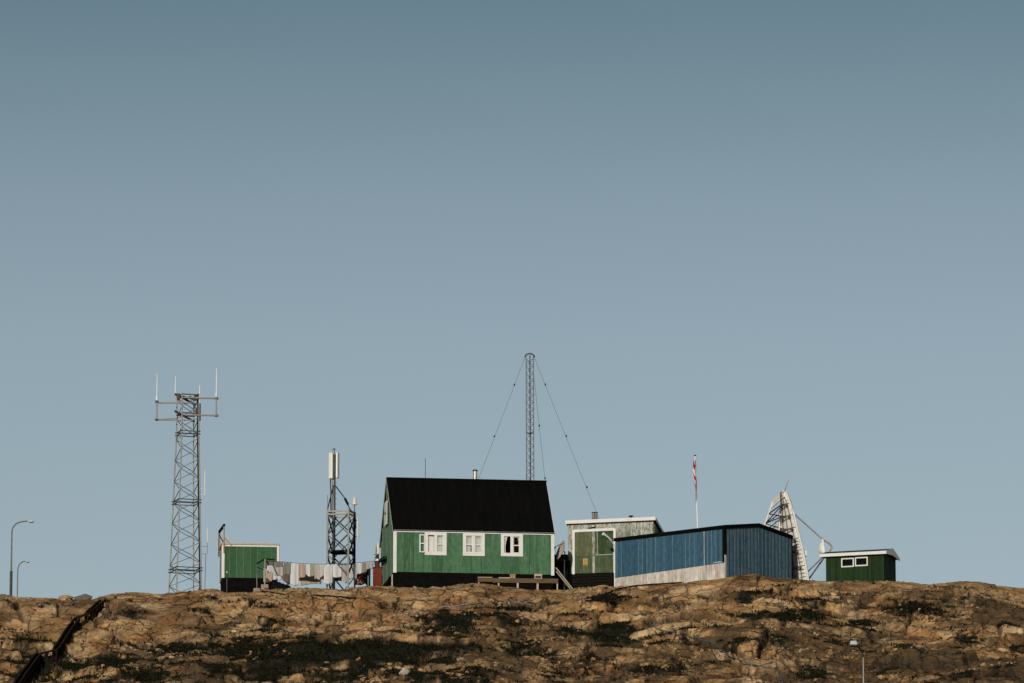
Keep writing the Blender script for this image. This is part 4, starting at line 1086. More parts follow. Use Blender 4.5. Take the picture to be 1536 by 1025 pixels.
# ================================================================== mobile tower behind the washing
def cell_tower():
    Y = 316.7; cx = 511.5
    p = P(cx, 860, Y); g = G(p.x, Y)
    t = thing('cell_tower', 'short stout lattice tower with white panel antennas rising behind the washing line', 'tower', (p.x, Y, g))
    lz = lambda py, dy=0: zat(py, Y+dy)-g
    lx = lambda px, dy=0: xat(px, 780, Y+dy)-p.x
    Rx, Ry = 0.76, 0.43
    offs = ((Ry, -Rx), (Rx, Ry), (-Ry, Rx), (-Rx, -Ry))       # near, right, far, left
    def corners(z): return [Vector((a, b_, z)) for a, b_ in offs]
    zt = lz(767); tops = (lz(762, -.7), zt+0.02, zt+0.02, zt+0.02)
    for i in range(4):
        a = corners(-0.4)[i]; b_ = corners(tops[i])[i]
        MB().tube([a, b_], 0.055 if i in (0, 3) else 0.05, 8).build('leg', M['steel'] if i in (0, 3) else M['midsteel'], t)
    br = MB(); h = (zt-0.25-1.62)/3; zs = [0.15, 1.62, 1.62+h, 1.62+2*h, 1.62+3*h]
    for i in range(len(zs)-1):
        a, b_ = corners(zs[i]), corners(zs[i+1])
        for f in range(4):
            if i == 0 and f in (0, 3): continue
            br.bar(a[f], b_[(f+1) % 4], 0.07); br.bar(a[(f+1) % 4], b_[f], 0.045)
    br.build('bracing', M['darksteel'], t)
    r = MB()
    for z in (zt-0.08, zt-0.25):
        c = corners(z)
        for f in range(4): r.bar(c[f], c[(f+1) % 4], 0.06, 0.08)
    r.build('top_frame', M['steel'], t)
    z = lz(830)
    q = MB(); c = corners(z); q.add([v_ for v_ in c] + [v_ + Vector((0, 0, 0.10)) for v_ in c], [(3,2,1,0),(4,5,6,7),(0,1,5,4),(1,2,6,5),(2,3,7,6),(3,0,4,7)]); q.build('platform', M['black'], t)
    # pole with ladder pegs
    px_ = lx(500.6, .6); pb = Vector((px_, 0.55, -0.2)); ztop = lz(675, .55)
    MB().tube([pb, (px_-0.02, 0.55, ztop)], 0.075, 10).build('pole', M['steel'], t)
    q = MB(); z = 1.0
    q.tube([(px_+0.07, 0.46, 0.2), (px_+0.06, 0.46, ztop-0.3)], 0.035, 6)
    while z < ztop-0.2: q.bar((px_+0.03, 0.47, z), (px_+0.17, 0.45, z), 0.02); z += 0.3
    q.build('ladder_pegs', M['cable'], t)
    MB().box(px_-0.08, px_+0.06, 0.48, 0.62, ztop, ztop+0.07).build('pole_cap', M['darksteel'], t)
    # three panel antennas
    for ang, a, b_ in ((R(222), 678.0, 716.5), (R(338), 677.5, 715.5), (R(100), 678, 716)):
        q = MB(); cxp, cyp = px_-0.01+0.24*math.cos(ang), 0.55+0.24*math.sin(ang)
        dx, dy = math.cos(ang), math.sin(ang)
        z0, z1 = lz(b_), lz(a)
        w, d = 0.15, 0.055
        poly = []
        for u, v_ in ((-w, -d), (w, -d), (w, d*0.4), (w*0.7, d), (-w*0.7, d), (-w, d*0.4)):
            poly.append((cxp + dx*v_ - dy*u, cyp + dy*v_ + dx*u))
        n = len(poly)
        q.add([(x, y, z0) for x, y in poly] + [(x, y, z1) for x, y in poly], [tuple(range(n))[::-1], tuple(range(n, 2*n))] + [(i, (i+1) % n, (i+1) % n+n, i+n) for i in range(n)])
        q.build('panel_antenna', M['white_metal'], t, 0.012)
        for z in (z0+0.2, z1-0.2): MB().bar((px_, 0.55, z), (cxp, cyp, z), 0.06).build('antenna_bracket', M['darksteel'], t)
    # struts and feeder cables
    q = MB(); q.bar((px_-0.02, 0.5, lz(726)), (lx(491.3), -0.35, zt+0.02), 0.05); q.bar((lx(495.2), 0.2, lz(717)), (lx(496.4), 0.2, lz(768)), 0.06); q.build('strut', M['darksteel'], t)
    MB().tube([(lx(491.2), -0.4, zt), (lx(491.2), -0.4, lz(744))], 0.025, 6).build('spike', M['steel'], t)
    MB().tube([(px_+0.1, 0.5, lz(727)), (lx(511), 0.2, lz(739)), (lx(516), 0.0, lz(746)), (lx(521.5), 0.1, lz(757)), (lx(526), 0.3, lz(765)), (lx(532), 0.4, lz(768))], 0.03, 6).build('feeder_cable', M['cable'], t)
    MB().tube([(lx(517), 0.0, lz(747.5)), (lx(522), 0.1, lz(757))], 0.07, 6).build('cable_bundle', M['cable'], t)
    MB().tube([(lx(531.5), 0.4, lz(745.5)), (lx(531.5), 0.4, lz(754.0))], 0.095, 14, 0.115).build('radome', M['cream'], t)
    MB().tube([(lx(531.5), 0.4, lz(754)), (lx(531.5), 0.4, lz(755.8))], 0.15, 14).build('radome_base', M['cream'], t)
    MB().tube([(lx(531.5), 0.4, lz(755.5)), (lx(531.5), 0.4, zt)], 0.025, 6).build('radome_stem', M['darksteel'], t)
    MB().tube([(lx(536.8), 0.2, lz(777.5)), (lx(536.8), 0.2, lz(806))], 0.045, 8).build('stick_antenna', M['cream'], t)
    for z in (779.5, 804): MB().tube([(lx(538), 0.2, lz(z)), (lx(532), 0.4, lz(z))], 0.03, 6).build('antenna_bracket', M['midsteel'], t)
    q = MB()
    rg = random.Random(2)
    for k in range(5): q.tube([(lx(530+rg.uniform(-1, 3)), 0.3, lz(768)), (lx(530+rg.uniform(-3, 4)), 0.35, lz(790)), (lx(530+rg.uniform(-3, 4)), 0.3, lz(812)), (lx(531+rg.uniform(-1, 2)), 0.3, lz(850))], 0.022, 5)
    q.build('feeder_cable', M['cable'], t)
cell_tower()

# ================================================================== guyed mast behind the house
def guyed_mast():
    Y = 326.0
    p = P(795, 800, Y); g = G(p.x, Y)
    t = thing('guyed_mast', 'slender triangular lattice mast with guy wires behind the green house', 'mast', (p.x, Y, g))
    lz = lambda py: zat(py, Y)-g
    lx = lambda px, py=620: xat(px, py, Y)-p.x
    zt = lz(533); hw = 0.215
    lean = lambda z: lx(794.6) + (0.05)*(1-z/zt)
    def corners(z): return [Vector((lean(z)-hw, -0.1, z)), Vector((lean(z)+hw, -0.14, z)), Vector((lean(z)+0.0, 0.25, z))]
    for i in range(3): MB().tube([corners(-0.3)[i], corners(zt)[i]], 0.024, 6).build('leg', M['midsteel'], t)
    zz = list(np.arange(0, zt, 0.215))
    b = MB(); lattice_faces(b, corners, zz, 0, 0.018); b.build('bracing', M['midsteel'], t)
    b = MB(); c = corners(lz(650))
    for i in range(3): b.bar(c[i], c[(i+1) % 3], 0.04)
    b.build('flange', M['darksteel'], t)
    MB().tube([(lean(0)+0.04, 0, 0), (lean(zt)+0.02, 0, zt)], 0.018, 5).build('feeder_cable', M['cable'], t)
    pts = [(lx(794.6)+0.28*math.cos(a), 0, zt-0.13+0.22*math.sin(a)) for a in np.linspace(0, math.pi, 13)]
    MB().tube(pts, 0.045, 6).build('head_hoop', M['darksteel'], t)
    wires = [((787.2, 537, 0), (722, 705, -0.5), ((771.5, 576.5), (741, 655))),
             ((801.8, 537, 0), (899, 777, -0.5), ((817.5, 576), (850, 654), (883, 731.5))),
             ((800.3, 560, 0.2), (816.8, 711, 4.0), ((807.4, 640), (816.5, 711)))]
    for (a, b_, ins) in wires:
        A = P(a[0], a[1], Y+a[2]) - Vector((p.x, Y, g)); B = P(b_[0], b_[1], Y+b_[2]) - Vector((p.x, Y, g))
        d = B-A; k = (A.z+0.0)/(-d.z); E = A + d*min(k, 3.0)
        pts = []
        for i in range(13):
            u = i/12; q = A + (E-A)*u; q.z -= 0.35*math.sin(math.pi*u)*0.3; pts.append(q)
        w = MB().tube(pts, 0.0085, 4).build('guy_wire', M['darksteel'], t)
        for ix, iy in ins:
            u = (A.z-(zat(iy, Y)-g))/(-d.z) if False else (A.z-(zat(iy, Y+a[2]+(b_[2]-a[2])*0.6)-g))/(-(d.z))
            q = A + d*u; dn = d.normalized()*0.055
            MB().tube([q-dn, q, q+dn], 0.04, 8).build('insulator', M['cable'], w)
guyed_mast()

# ================================================================== flagpole and flag
def flagpole():
    Y = 317.5; b = P(1046.8, 800, Y); tp = P(1042.6, 684, Y); g = G(b.x, Y)
    d = (tp-b); k = (g-b.z)/d.z
    base = b + d*k
    t = thing('flagpole', 'white flagpole leaning slightly behind the blue shed', 'flagpole', (base.x, Y, g))
    top = Vector((tp.x-base.x, 0, tp.z-g))
    MB().tube([(0, 0, -0.3), top*0.6, top], 0.055, 10, 0.035).build('pole', M['white_metal'], t)
    MB().tube([top, top+Vector((0, 0, 0.03)), top+Vector((0, 0, 0.06))], 0.08, 10, 0.05).build('finial', M['darksteel'], t)
    # limp flag
    q = MB(); vs_ = []; fs = []; NI, NJ = 40, 44; fw = []
    za, zb = zat(690, Y)-g, zat(753.5, Y)-g
    for j in range(NJ+1):
        v = j/NJ; z = za + (zb-za)*v
        xp = top.x*(z/top.z)
        wid = 0.05 + 0.085*math.sin(min(1, v*1.35+0.1)*math.pi)**0.8 + 0.012*math.sin(v*17)
        if v > 0.85: wid *= 0.75
        for i in range(NI+1):
            u = i/NI
            tri = abs(((u*4.0+0.25*math.sin(v*7)) % 2)-1)
            x = xp - 0.03 - (1-0.85*0) * (tri-0.22)*wid*1.0 + 0.02*math.sin(v*9+u*3)
            y = -0.07 - 0.05*u*2 + 0.02*math.sin(u*20+v*5)
            vs_.append((x, y, z))
            cr = 0.5*math.sin(u*9.5 + v*15 + 2.0*math.sin(v*4)) + 0.25*math.sin(v*31+u*5)+0.06
            fw.append(0.5+0.9*cr)
    for j in range(NJ):
        for i in range(NI): fs.append((j*(NI+1)+i, (j+1)*(NI+1)+i, (j+1)*(NI+1)+i+1, j*(NI+1)+i+1))
    q.add(vs_, fs, True)
    o = q.build('flag', cloth_flag())
    attr(o.data, 'flagw', np.array(fw))
    o.location = (base.x, Y, g)
    tag(o, 'limp red and white flag hanging folded against the white flagpole', 'flag')
flagpole()

# ================================================================== street lamps
def street_lamp(pbx, Y, ptx, pty, arm_px, arm_py, r, label, head_len_px, m, collar=None, head_m='lampgrey', toward=0.0, bend=12):
    pb = P(pbx, 892, Y); g = G(pb.x, Y)
    t = thing('street_lamp', label, 'street lamp', (pb.x, Y, g))
    px_ = lambda px, py: xat(px, py, Y)-pb.x
    pz = lambda py: zat(py, Y)-g
    top = Vector((px_(ptx, pty), 0, pz(pty))); end = Vector((px_(arm_px, arm_py), -toward, pz(arm_py)))
    pts = [Vector((0, 0, -0.3)), Vector((top.x*0.6, 0, top.z*0.6)), top]
    MB().tube(pts, r, 8, r*0.75).build('pole', m, t)
    if collar:
        zc0, zc1 = pz(collar[0]), pz(collar[1])
        MB().tube([(0, 0, zc0), (0, 0, zc1)], r*1.55, 10).build('pole_sleeve', M['darksteel'], t)
    arm = []
    ctrl = Vector((top.x, 0, end.z+0.02))
    for i in range(bend+1):
        u = i/bend; arm.append(top*(1-u)**2 + ctrl*2*u*(1-u) + end*u*u)
    MB().tube(arm, r*0.72, 8).build('arm', m, t)
    dirv = Vector((end.x-ctrl.x, -toward, end.z-ctrl.z-0.02)); dirv = dirv.normalized() if dirv.length > 1e-4 else Vector((1, 0, 0))
    hl = head_len_px/FPX*Y
    q = MB(); a = end - dirv*0.05; side = Vector((-dirv.y, dirv.x, 0)).normalized()
    secs = []
    for u, w, hu, hd in ((0, .05, .05, .04), (.25, .09, .055, .05), (.6, .12, .06, .06), (1.0, .07, .02, .03)):
        c = a + dirv*hl*u
        secs.append([c - side*w - Vector((0, 0, hd)), c + side*w - Vector((0, 0, hd)), c + side*w*0.8 + Vector((0, 0, hu)), c - side*w*0.8 + Vector((0, 0, hu))])
    vs_ = [v_ for s_ in secs for v_ in s_]; fs = [(3, 2, 1, 0), (12, 13, 14, 15)]
    for i in range(3):
        for k in range(4): fs.append((i*4+k, i*4+(k+1) % 4, (i+1)*4+(k+1) % 4, (i+1)*4+k))
    q.add(vs_, fs); q.build('lamp_head', M[head_m], t, 0.015)
    q = MB(); c0 = a+dirv*hl*.3-Vector((0, 0, .065)); c1 = a+dirv*hl*.85-Vector((0, 0, .06)); q.bar(c0, c1, 0.13, 0.04); q.build('lamp_lens', M['darksteel'], t)
    return t
LG = 'street lamps'
street_lamp(16.3, 324.0, 17.8, 800, 42.5, 782.0, 0.055, 'taller of the two arched street lamps on the brow at the left edge', 10.5, M['midsteel'], (895, 857))
street_lamp(25.8, 342.0, 26.6, 858, 39.5, 842.3, 0.045, 'shorter arched street lamp just right of the tall lamp at the left edge', 6.0, M['midsteel'])
def corner_lamp():
    Y = 315.3; b = P(922.0, 884, Y); g = G(b.x, Y)
    t = thing('street_lamp', 'white street lamp at the left corner of the blue shed before the peeling shed', 'street lamp', (b.x, Y, g))
    pz = lambda py: zat(py, Y)-g
    px_ = lambda px: xat(px, 820, Y)-b.x
    MB().tube([(0, 0, -0.3), (px_(922.0), 0, pz(824))], 0.038, 8, 0.03).build('pole', M['white_metal'], t)
    MB().tube([(px_(922.0), 0, pz(824)), (px_(921.2), -0.03, pz(819)), (px_(919.3), -0.1, pz(814.5)), (px_(916), -0.2, pz(811))], 0.028, 8).build('arm', M['white_metal'], t)
    q = MB(); q.tube([(px_(916.6), -0.18, pz(811.6)), (px_(913), -0.3, pz(808.8)), (px_(907), -0.48, pz(804.6)), (px_(904.3), -0.55, pz(802.9))], 0.06, 10, 0.095); q.build('lamp_head', M['white_metal'], t)
    MB().tube([(px_(912.5), -0.32, pz(809.9)), (px_(905.5), -0.53, pz(804.9))], 0.055, 8).build('lamp_lens', M['darksteel'], t)
corner_lamp()
def front_lamp():
    Y = 272.0; b = P(1296, 1100, Y); g = G(b.x, Y)
    t = thing('street_lamp', 'grey street lamp with boxy white head in front of the rock at lower right', 'street lamp', (b.x, Y, g))
    pz = lambda py: zat(py, Y)-g
    px_ = lambda px, py=980: xat(px, py, Y)-b.x
    zt = pz(986)
    MB().tube([(0, 0, -0.3), (0, 0, zt*0.6), (px_(1294.8), 0, zt)], 0.06, 10, 0.032).build('pole', M['steel'], t)
    pts = [(px_(1294.8), 0, zt), (px_(1293.5), -0.05, pz(981)), (px_(1291), -0.25, pz(976.5)), (px_(1287), -0.55, pz(973.2)), (px_(1280), -0.8, pz(972))]
    MB().tube(pts, 0.045, 8).build('arm', M['darksteel'], t)
    q = MB(); x0, x1 = px_(1273.3), px_(1284.5)
    za, zb = pz(971.0), pz(965)
    q.add([(x0, -1.0, za), (x1, -1.0, za), (x1+0.1, -0.45, za), (x0, -0.45, za), (x0+.03, -0.98, zb), (x1-0.05, -0.98, zb), (x1+0.05, -0.5, zb), (x0+.03, -0.5, zb)],
          [(3,2,1,0),(4,5,6,7),(0,1,5,4),(1,2,6,5),(2,3,7,6),(3,0,4,7)]); q.build('lamp_head', M['lampgrey'], t, 0.02)
    q = MB(); q.box(x0+0.02, x1-0.02, -0.98, -0.47, za-0.05, za-0.003); q.build('lamp_lens', M['darksteel'], t)
front_lamp()

# ================================================================== big reflector antenna
def reflector():
    Y = 314.8; bp = P(1210.5, 870, Y); g = G(bp.x, Y)
    t = thing('dish_antenna', 'huge white panelled reflector antenna on a lattice frame behind the blue shed', 'antenna', (bp.x, Y, g))
    lz = lambda py, dy=0: zat(py, Y+dy)-g
    lx = lambda px, dy=0: xat(px, 800, Y+dy)-bp.x
    edge = [(1213, 884), (1210.8, 870), (1207.5, 848), (1202.7, 824.5), (1198.6, 807), (1194.4, 790.7), (1190, 772), (1185.3, 755), (1178.6, 738)]
    W = 2.8
    wd = Vector((-1.35, W, 0.0))
    def surf(i, s):
        px, py = edge[i]; e0 = Vector((lx(px), 0, lz(py)))
        wide = (1, .98, .92, .84, .74, .62, .48, .30, .12)[i]
        return e0 + wd*s*wide + Vector((-0.10*math.sin(math.pi*s), 0, 0))
    NS = 10; n = len(edge)
    q = MB(); vs_ = [surf(i, s/NS) for i in range(n) for s in range(NS+1)]
    fs = [(i*(NS+1)+s, i*(NS+1)+s+1, (i+1)*(NS+1)+s+1, (i+1)*(NS+1)+s) for i in range(n-1) for s in range(NS)]
    q.add(vs_, fs, True); o = q.build('reflector_panel', M['reflector'], t)
    so = o.modifiers.new('thick', 'SOLIDIFY'); so.thickness = 0.05; so.offset = 0
    # rims
    q = MB(); q.tube([surf(i, 0)+Vector((0.03, -0.02, 0)) for i in range(n)], 0.075, 8); q.build('rim', M['white'], t)
    q = MB(); q.tube([surf(i, 1) for i in range(n)], 0.05, 6); q.build('rim', M['white'], t)
    # ribs across and up the back
    q = MB()
    for i in range(n):
        for s in range(NS): q.bar(surf(i, s/NS)+Vector((-0.04, 0, 0)), surf(i, (s+1)/NS)+Vector((-0.04, 0, 0)), 0.025, 0.03)
        if i < n-1:
            for f in (0.25, 0.5, 0.75): 
                a = surf(i, 0).lerp(surf(i+1, 0), f); b_ = surf(i, 1).lerp(surf(i+1, 1), f)
                if i < 4: q.bar(a+Vector((-0.09, 0, 0)), b_+Vector((-0.09, 0, 0)), 0.016, 0.018)
    for s in (0.12, 0.35, 0.6, 0.85):
        q.tube([surf(i, s)+Vector((-0.09, 0, 0)) for i in range(n)], 0.022, 5)
    q.build('rib', M['wood'], t)
    q = MB()
    for i, f in ((7, 0.3), (6, 0.1), (5, 0.0), (4, 0.2), (3, 0.3), (2, 0.1), (1, 0.5)):
        p0 = surf(i, 0.10) + Vector((-0.12, -0.03, -0.1)); p1 = surf(i, 0.42) + Vector((-0.22, 0, -0.12))
        q.bar(p0, p1, 0.05, 0.045); q.box(p0.x-0.08, p0.x+0.06, p0.y-0.06, p0.y+0.06, p0.z-0.05, p0.z+0.05); q.box(p1.x-0.07, p1.x+0.05, p1.y-0.06, p1.y+0.06, p1.z-0.05, p1.z+0.05)
    q.build('panel_bracket', M['darksteel'], t)
    # back frame: white outer post, top chord, dark struts between
    A = Vector((lx(1159.3, 2), 2.0, lz(753.5, 2))); B = Vector((lx(1147, 2), 2.0, lz(789, 2))); d = (B-A).normalized()
    C = A + d*((A.z+0.2)/-d.z)
    q = MB(); q.tube([A, B, C], 0.065, 8); q.build('frame_post', M['white'], t)
    T = surf(8, 0.05) + Vector((-0.05, 0, 0))
    q = MB(); q.bar(A-Vector((0, 0, .1)), T-Vector((0, 0, .1)), 0.05, 0.40); q.build('frame_chord', M['reflector'], t)
    rg = random.Random(11); q = MB(); w2 = MB()
    def back(u): return A + (C-A)*u
    us = [0.02, 0.12, 0.22, 0.32, 0.43, 0.55, 0.68]
    for k, u in enumerate(us):
        if k == 0: continue
        i = 8-k; i = max(1, i)
        q.bar(back(u), surf(i, 0.55)+Vector((-0.12, 0, 0)), 0.05); 
        if k < len(us)-1:
            q.bar(back(u), surf(max(1, i-1), 0.5)+Vector((-0.12, 0, 0)), 0.06)
            q.bar(back(us[k+1]), surf(i, 0.4)+Vector((-0.12, 0, 0)), 0.045)
            mid = (back(u) + surf(max(1, i-1), 0.3))/2
            w2.bar(mid, surf(i, 0.6)+Vector((-0.1, 0, 0)), 0.055); w2.bar(mid, surf(max(1, i-2), 0.7)+Vector((-0.1, 0, 0)), 0.05); q.bar(mid, back(us[k+1]), 0.04)
            w2.bar(back(u), surf(max(1, i-2), 0.6)+Vector((-0.1, -0.1, 0)), 0.05); w2.bar(back(u), mid, 0.045)
            w2.bar(mid + Vector((0.1, -0.2, 0)), (back(us[k+1]) + surf(max(1, i-2), 0.3))/2 + Vector((0.1, -0.2, 0)), 0.055)
    q.build('frame_strut', M['darksteel'], t); w2.build('frame_strut', M['reflector'], t)
    MB().tube([(lx(1176.5), 0.1, lz(739)), (lx(1183.6), 0.1, lz(720.5))], 0.028, 6, 0.012).build('whip_aerial', M['midsteel'], t)
    q = MB(); q.box(lx(1204.5), lx(1210.2), 0.15, 0.55, lz(834), lz(825.5)); q.build('junction_box', M['white_metal'], t, 0.02)
    # feed on its boom and stays
    fy = 1.0
    def fp(px, py, y=fy): return Vector((xat(px, py, Y+y)-bp.x, y, zat(py, Y+y)-g))
    q = MB(); q.tube([fp(1190.5, 770.5, 0.3), fp(1233, 808.5), fp(1246, 818)], 0.04, 6); q.build('feed_boom', M['steel'], t)
    q = MB(); q.tube([fp(1236, 834), fp(1209.5, 860, 0.6)], 0.035, 6); q.tube([fp(1238, 834, 1.4), fp(1211, 872, 0.6)], 0.045, 6); q.build('feed_stay', M['midsteel'], t)
    q = MB(); q.tube([fp(1234, 811), fp(1240, 812.5), fp(1246, 817.5), fp(1248, 821.5)], 0.055, 6); q.tube([fp(1248, 821.5), fp(1245, 826), fp(1242.5, 830)], 0.055, 6); q.bar(fp(1236, 829), fp(1243, 829), 0.07); q.build('feed_ring', M['steel'], t)
    q = MB(); q.prism([(fp(1232, 810).x, fp(1232, 810).z), (fp(1234.5, 811).x, fp(1234.5, 811).z), (fp(1237.2, 834).x, fp(1237.2, 834).z), (fp(1233.6, 834).x, fp(1233.6, 834).z)], fy-0.35, fy+0.35); q.build('feed_plate', M['white_metal'], t)
    vs_ = []; fs = []; NR, NA = 6, 20
    c = fp(1233.2, 822); nrm = Vector((-0.93, -0.25, 0.1)).normalized(); a_ = Vector((0.12, 0.1, 1)).normalized(); b2 = nrm.cross(a_).normalized()
    for i in range(NR+1):
        r_ = 0.37*math.sin(i/NR*math.pi/2)
        for k in range(NA):
            th = 2*math.pi*k/NA; vs_.append(c + a_*r_*math.cos(th) + b2*r_*math.sin(th)*0.9 + nrm*0.17*math.cos(i/NR*math.pi/2))
    for i in range(NR):
        for k in range(NA): fs.append((i*NA+k, (i+1)*NA+k, (i+1)*NA+(k+1) % NA, i*NA+(k+1) % NA))
    q = MB(); q.add(vs_, fs, True); q.build('feed_cover', M['reflector'], t)
reflector()

# ================================================================== satellite dish on the black shed
def sat_dish():
    Y = 315.8; c = P(841.3, 825.5, Y); g = zat(843, Y)
    t = thing('satellite_dish', 'stained beige satellite dish between the green house and the peeling shed', 'satellite dish', (c.x, Y, g))
    axis = Vector((-0.90, -0.30, 0.32)).normalized()
    up = Vector((0.30, 0.0, 1.0)); up = (up - axis*up.dot(axis)).normalized(); sd = axis.cross(up).normalized()
    ctr = Vector((0, 0, c.z-g)); Rr = 0.57
    vs_ = []; fs = []; NR, NA = 7, 28
    for i in range(NR+1):
        r_ = Rr*i/NR
        for k in range(NA):
            th = 2*math.pi*k/NA; vs_.append(ctr + up*r_*math.cos(th) + sd*r_*0.95*math.sin(th) + axis*(0.16*(r_/Rr)**2 - 0.12))
    for i in range(NR):
        for k in range(NA): fs.append((i*NA+k, (i+1)*NA+k, (i+1)*NA+(k+1) % NA, i*NA+(k+1) % NA))
    q = MB(); q.add(vs_, fs, True); o = q.build('reflector', M['dish'], t); s = o.modifiers.new('thick', 'SOLIDIFY'); s.thickness = 0.02
    f = ctr + axis*0.42
    q = MB()
    for th in (math.pi, 0.6, -0.6): q.tube([ctr + up*Rr*0.9*math.cos(th) + sd*Rr*0.9*math.sin(th), f], 0.014, 5)
    q.build('feed_arm', M['darksteel'], t)
    MB().tube([f-axis*0.08, f+axis*0.08], 0.06, 10).build('feed_horn', M['darksteel'], t)
    MB().tube([ctr-axis*0.12, ctr-axis*0.25, Vector((0.2, 0.2, -0.1)), Vector((0.2, 0.2, -2.6))], 0.035, 8).build('mount', M['darksteel'], t)
sat_dish()

# ================================================================== leaning planks
for i, (a, b_, lab) in enumerate((((834, 852), (859, 884), 'longer plank leaning on the dark gap between house and shed'), ((834.5, 857.5), (855, 883), 'shorter plank just below the longer leaning plank'))):
    A = P(*a, 314.6 - i*0.05); B = P(*b_, 312.4 - 0.05*i); B.z = max(G(B.x, B.y)-0.03, zat(b_[1], B.y)-0.3)
    B = P(b_[0], b_[1], 312.4-0.05*i)
    q = MB(); q.bar((0, 0, 0), A-B, 0.065-0.015*i, 0.04); o = q.build('plank', M['palewood']); o.location = B
    tag(o, lab, 'plank', 'planks leaning between house and shed')

# ================================================================== deck in front of the house, things on it
def deck():
    F = Frame(716.6, 869, 311.6, R(4))
    t = thing('wooden_deck', 'low weathered wooden deck on short posts before the green house', 'deck', F.loc(), F.yaw)
    L = F.lx(837.2, 870); D = 1.9
    z1, z0 = F.lz(867), F.lz(873.3)
    q = MB(); y = 0.05
    k = 0
    while y < D: q.box(0.02, L-0.02, y, y+0.13, z1-0.03+0.004*(k % 2), z1+0.006*(k % 3)); y += 0.145; k += 1
    q.build('planking', M['wood'], t)
    q = MB(); q.box(0, L*0.18, -0.02, 0.03, z0+0.015, z1+0.01); q.box(L*0.18+0.01, L, -0.01, 0.03, z0-0.02, z1-0.006); q.build('edge_beam', M['wood'], t)
    q = MB(); q.box(0.0, L*0.18, -0.03, 0.1, z1+0.015, z1+0.05); q.build('edge_board', M['palewood'], t)
    for px, m in ((718.3, 'palewood'), (748, 'palewood'), (776.6, 'palestone'), (806.5, 'palewood'), (836, 'palewood')):
        x = F.lx(px, 878); w = 0.055 if px in (776.6, 806.5) else 0.035
        MB().box(x-w, x+w, 0.032, 0.032+2*w, -0.9, z0-0.002 if px < 830 else z1).build('post', M[m], t)
    for x in (0.3, L/2, L-0.3): MB().box(x-0.04, x+0.04, D-0.2, D-0.1, -0.6, z1-0.05).build('post', M['wood'], t)
    dz = F.g + z1
    def at(px, ly):
        x = F.lx(px, 865, ly); return F.X + x*F.c - ly*F.s, F.Y + x*F.s + ly*F.c
    # stool
    x, y = at(807.2, 0.75)
    s = thing('low_stool', 'small pale stool standing on the right end of the deck', 'stool', (x, y, dz+0.012), F.yaw)
    MB().box(-0.22, 0.22, -0.14, 0.14, 0.20, 0.33).build('seat', M['palewood'], s, 0.02)
    for a in (-1, 1):
        for b_ in (-1, 1): MB().bar((a*0.21, b_*0.12, 0), (a*0.17, b_*0.10, 0.20), 0.045).build('leg', M['palewood'], s)
    MB().box(-0.19, 0.19, -0.13, -0.095, 0.06, 0.10).build('stretcher', M['palewood'], s)
    x, y = at(769, 0.9)
    s = thing('wooden_box', 'small tan box on the deck below the middle of the house', 'box', (x, y, dz+0.012), F.yaw)
    MB().box(-0.15, 0.15, -0.12, 0.12, 0.10, 0.30).build('body', M['tanwood'], s, 0.01)
    MB().box(-0.17, 0.17, -0.14, 0.14, 0.0, 0.098).build('skid', M['blackwood'], s)
    MB().box(-0.16, 0.16, -0.13, 0.13, 0.302, 0.33).build('lid', M['tanwood'], s)
    x, y = at(757, 0.5)
    o = MB().box(-0.34, 0.34, -0.15, 0.15, 0, 0.08).build('board', M['palewood'], None, 0.01); o.location = (x, y, dz+0.02); o.rotation_euler = (0.05, 0, F.yaw)
    tag(o, 'pale board lying flat on the deck left of the tan box', 'board')
    p = P(808, 882.3, 311.0)
    o = MB().box(-0.42, 0.42, -0.05, 0.05, 0, 0.05).build('board', M['palestone'], None, 0.008); o.location = (p.x, 311.0, max(G(p.x, 311.0), p.z-0.25)); o.rotation_euler = (0, R(-2), 0.02)
    tag(o, 'whitish board lying on the rock under the right end of the deck', 'board')
deck()

# ================================================================== washing line
LY0, LY1 = 312.3, 318.3
def line_y(px, row): return LY0 + (LY1-LY0)*(px-398)/(570-398) + row*1.5
TOPS = [(398, 841.5), (425, 843), (450, 845.5), (480, 846.5), (510, 846), (535, 844.5), (560, 842), (571, 840.5)]
def line_py(px):
    return float(np.interp(px, [a for a, _ in TOPS], [b_ for _, b_ in TOPS]))
def line_pt(px, row):
    Y0 = line_y(px, 0); z = zat(line_py(px), Y0); Y = Y0 + row*1.5
    return Vector((xat(px, 850, Y), Y, z))
def stand():
    A = P(385.5, 884, 313.8); B = P(397.4, 878, 311.9)
    gB = G(B.x, B.y)
    t = thing('clothes_stand', 'grey steel clothes line stand on concrete blocks beside the left green hut', 'clothes stand', (B.x, B.y, gB))
    O = Vector((B.x, B.y, gB))
    tops = []
    for (px, Y, pt, pb0, pb1, wpx) in ((385.5, 313.8, 845.5, 883, 890, 10), (397.4, 311.9, 838.5, 877.5, 887, 11)):
        x = xat(px, 860, Y); zt = zat(pt, Y); zb0, zb1 = zat(pb0, Y), zat(pb1, Y)-0.3
        MB().tube([Vector((x, Y, zb1))-O, Vector((x, Y, zt))-O], 0.035, 8).build('post', M['midsteel'] if px < 390 else M['steel'], t)
        w = wpx/27/2
        MB().box(x-w-O.x, x+w-O.x, Y-w-O.y, Y+w-O.y, zb1-O.z, zb0-O.z).build('concrete_block', M['concrete'], t, 0.015)
        tops.append(Vector((x, Y, zt)))
    q = MB(); q.bar(tops[0]-O, tops[1]-O, 0.05, 0.08); e = P(411, 839.8, 315.5); q.bar(tops[1]-O, e-O, 0.05, 0.07)
    q.bar(tops[0]-O-Vector((0, 0, 0.22)), P(395.5, 854.5, 312.3)-O, 0.04); q.build('cross_bar', M['awning'], t)
stand()
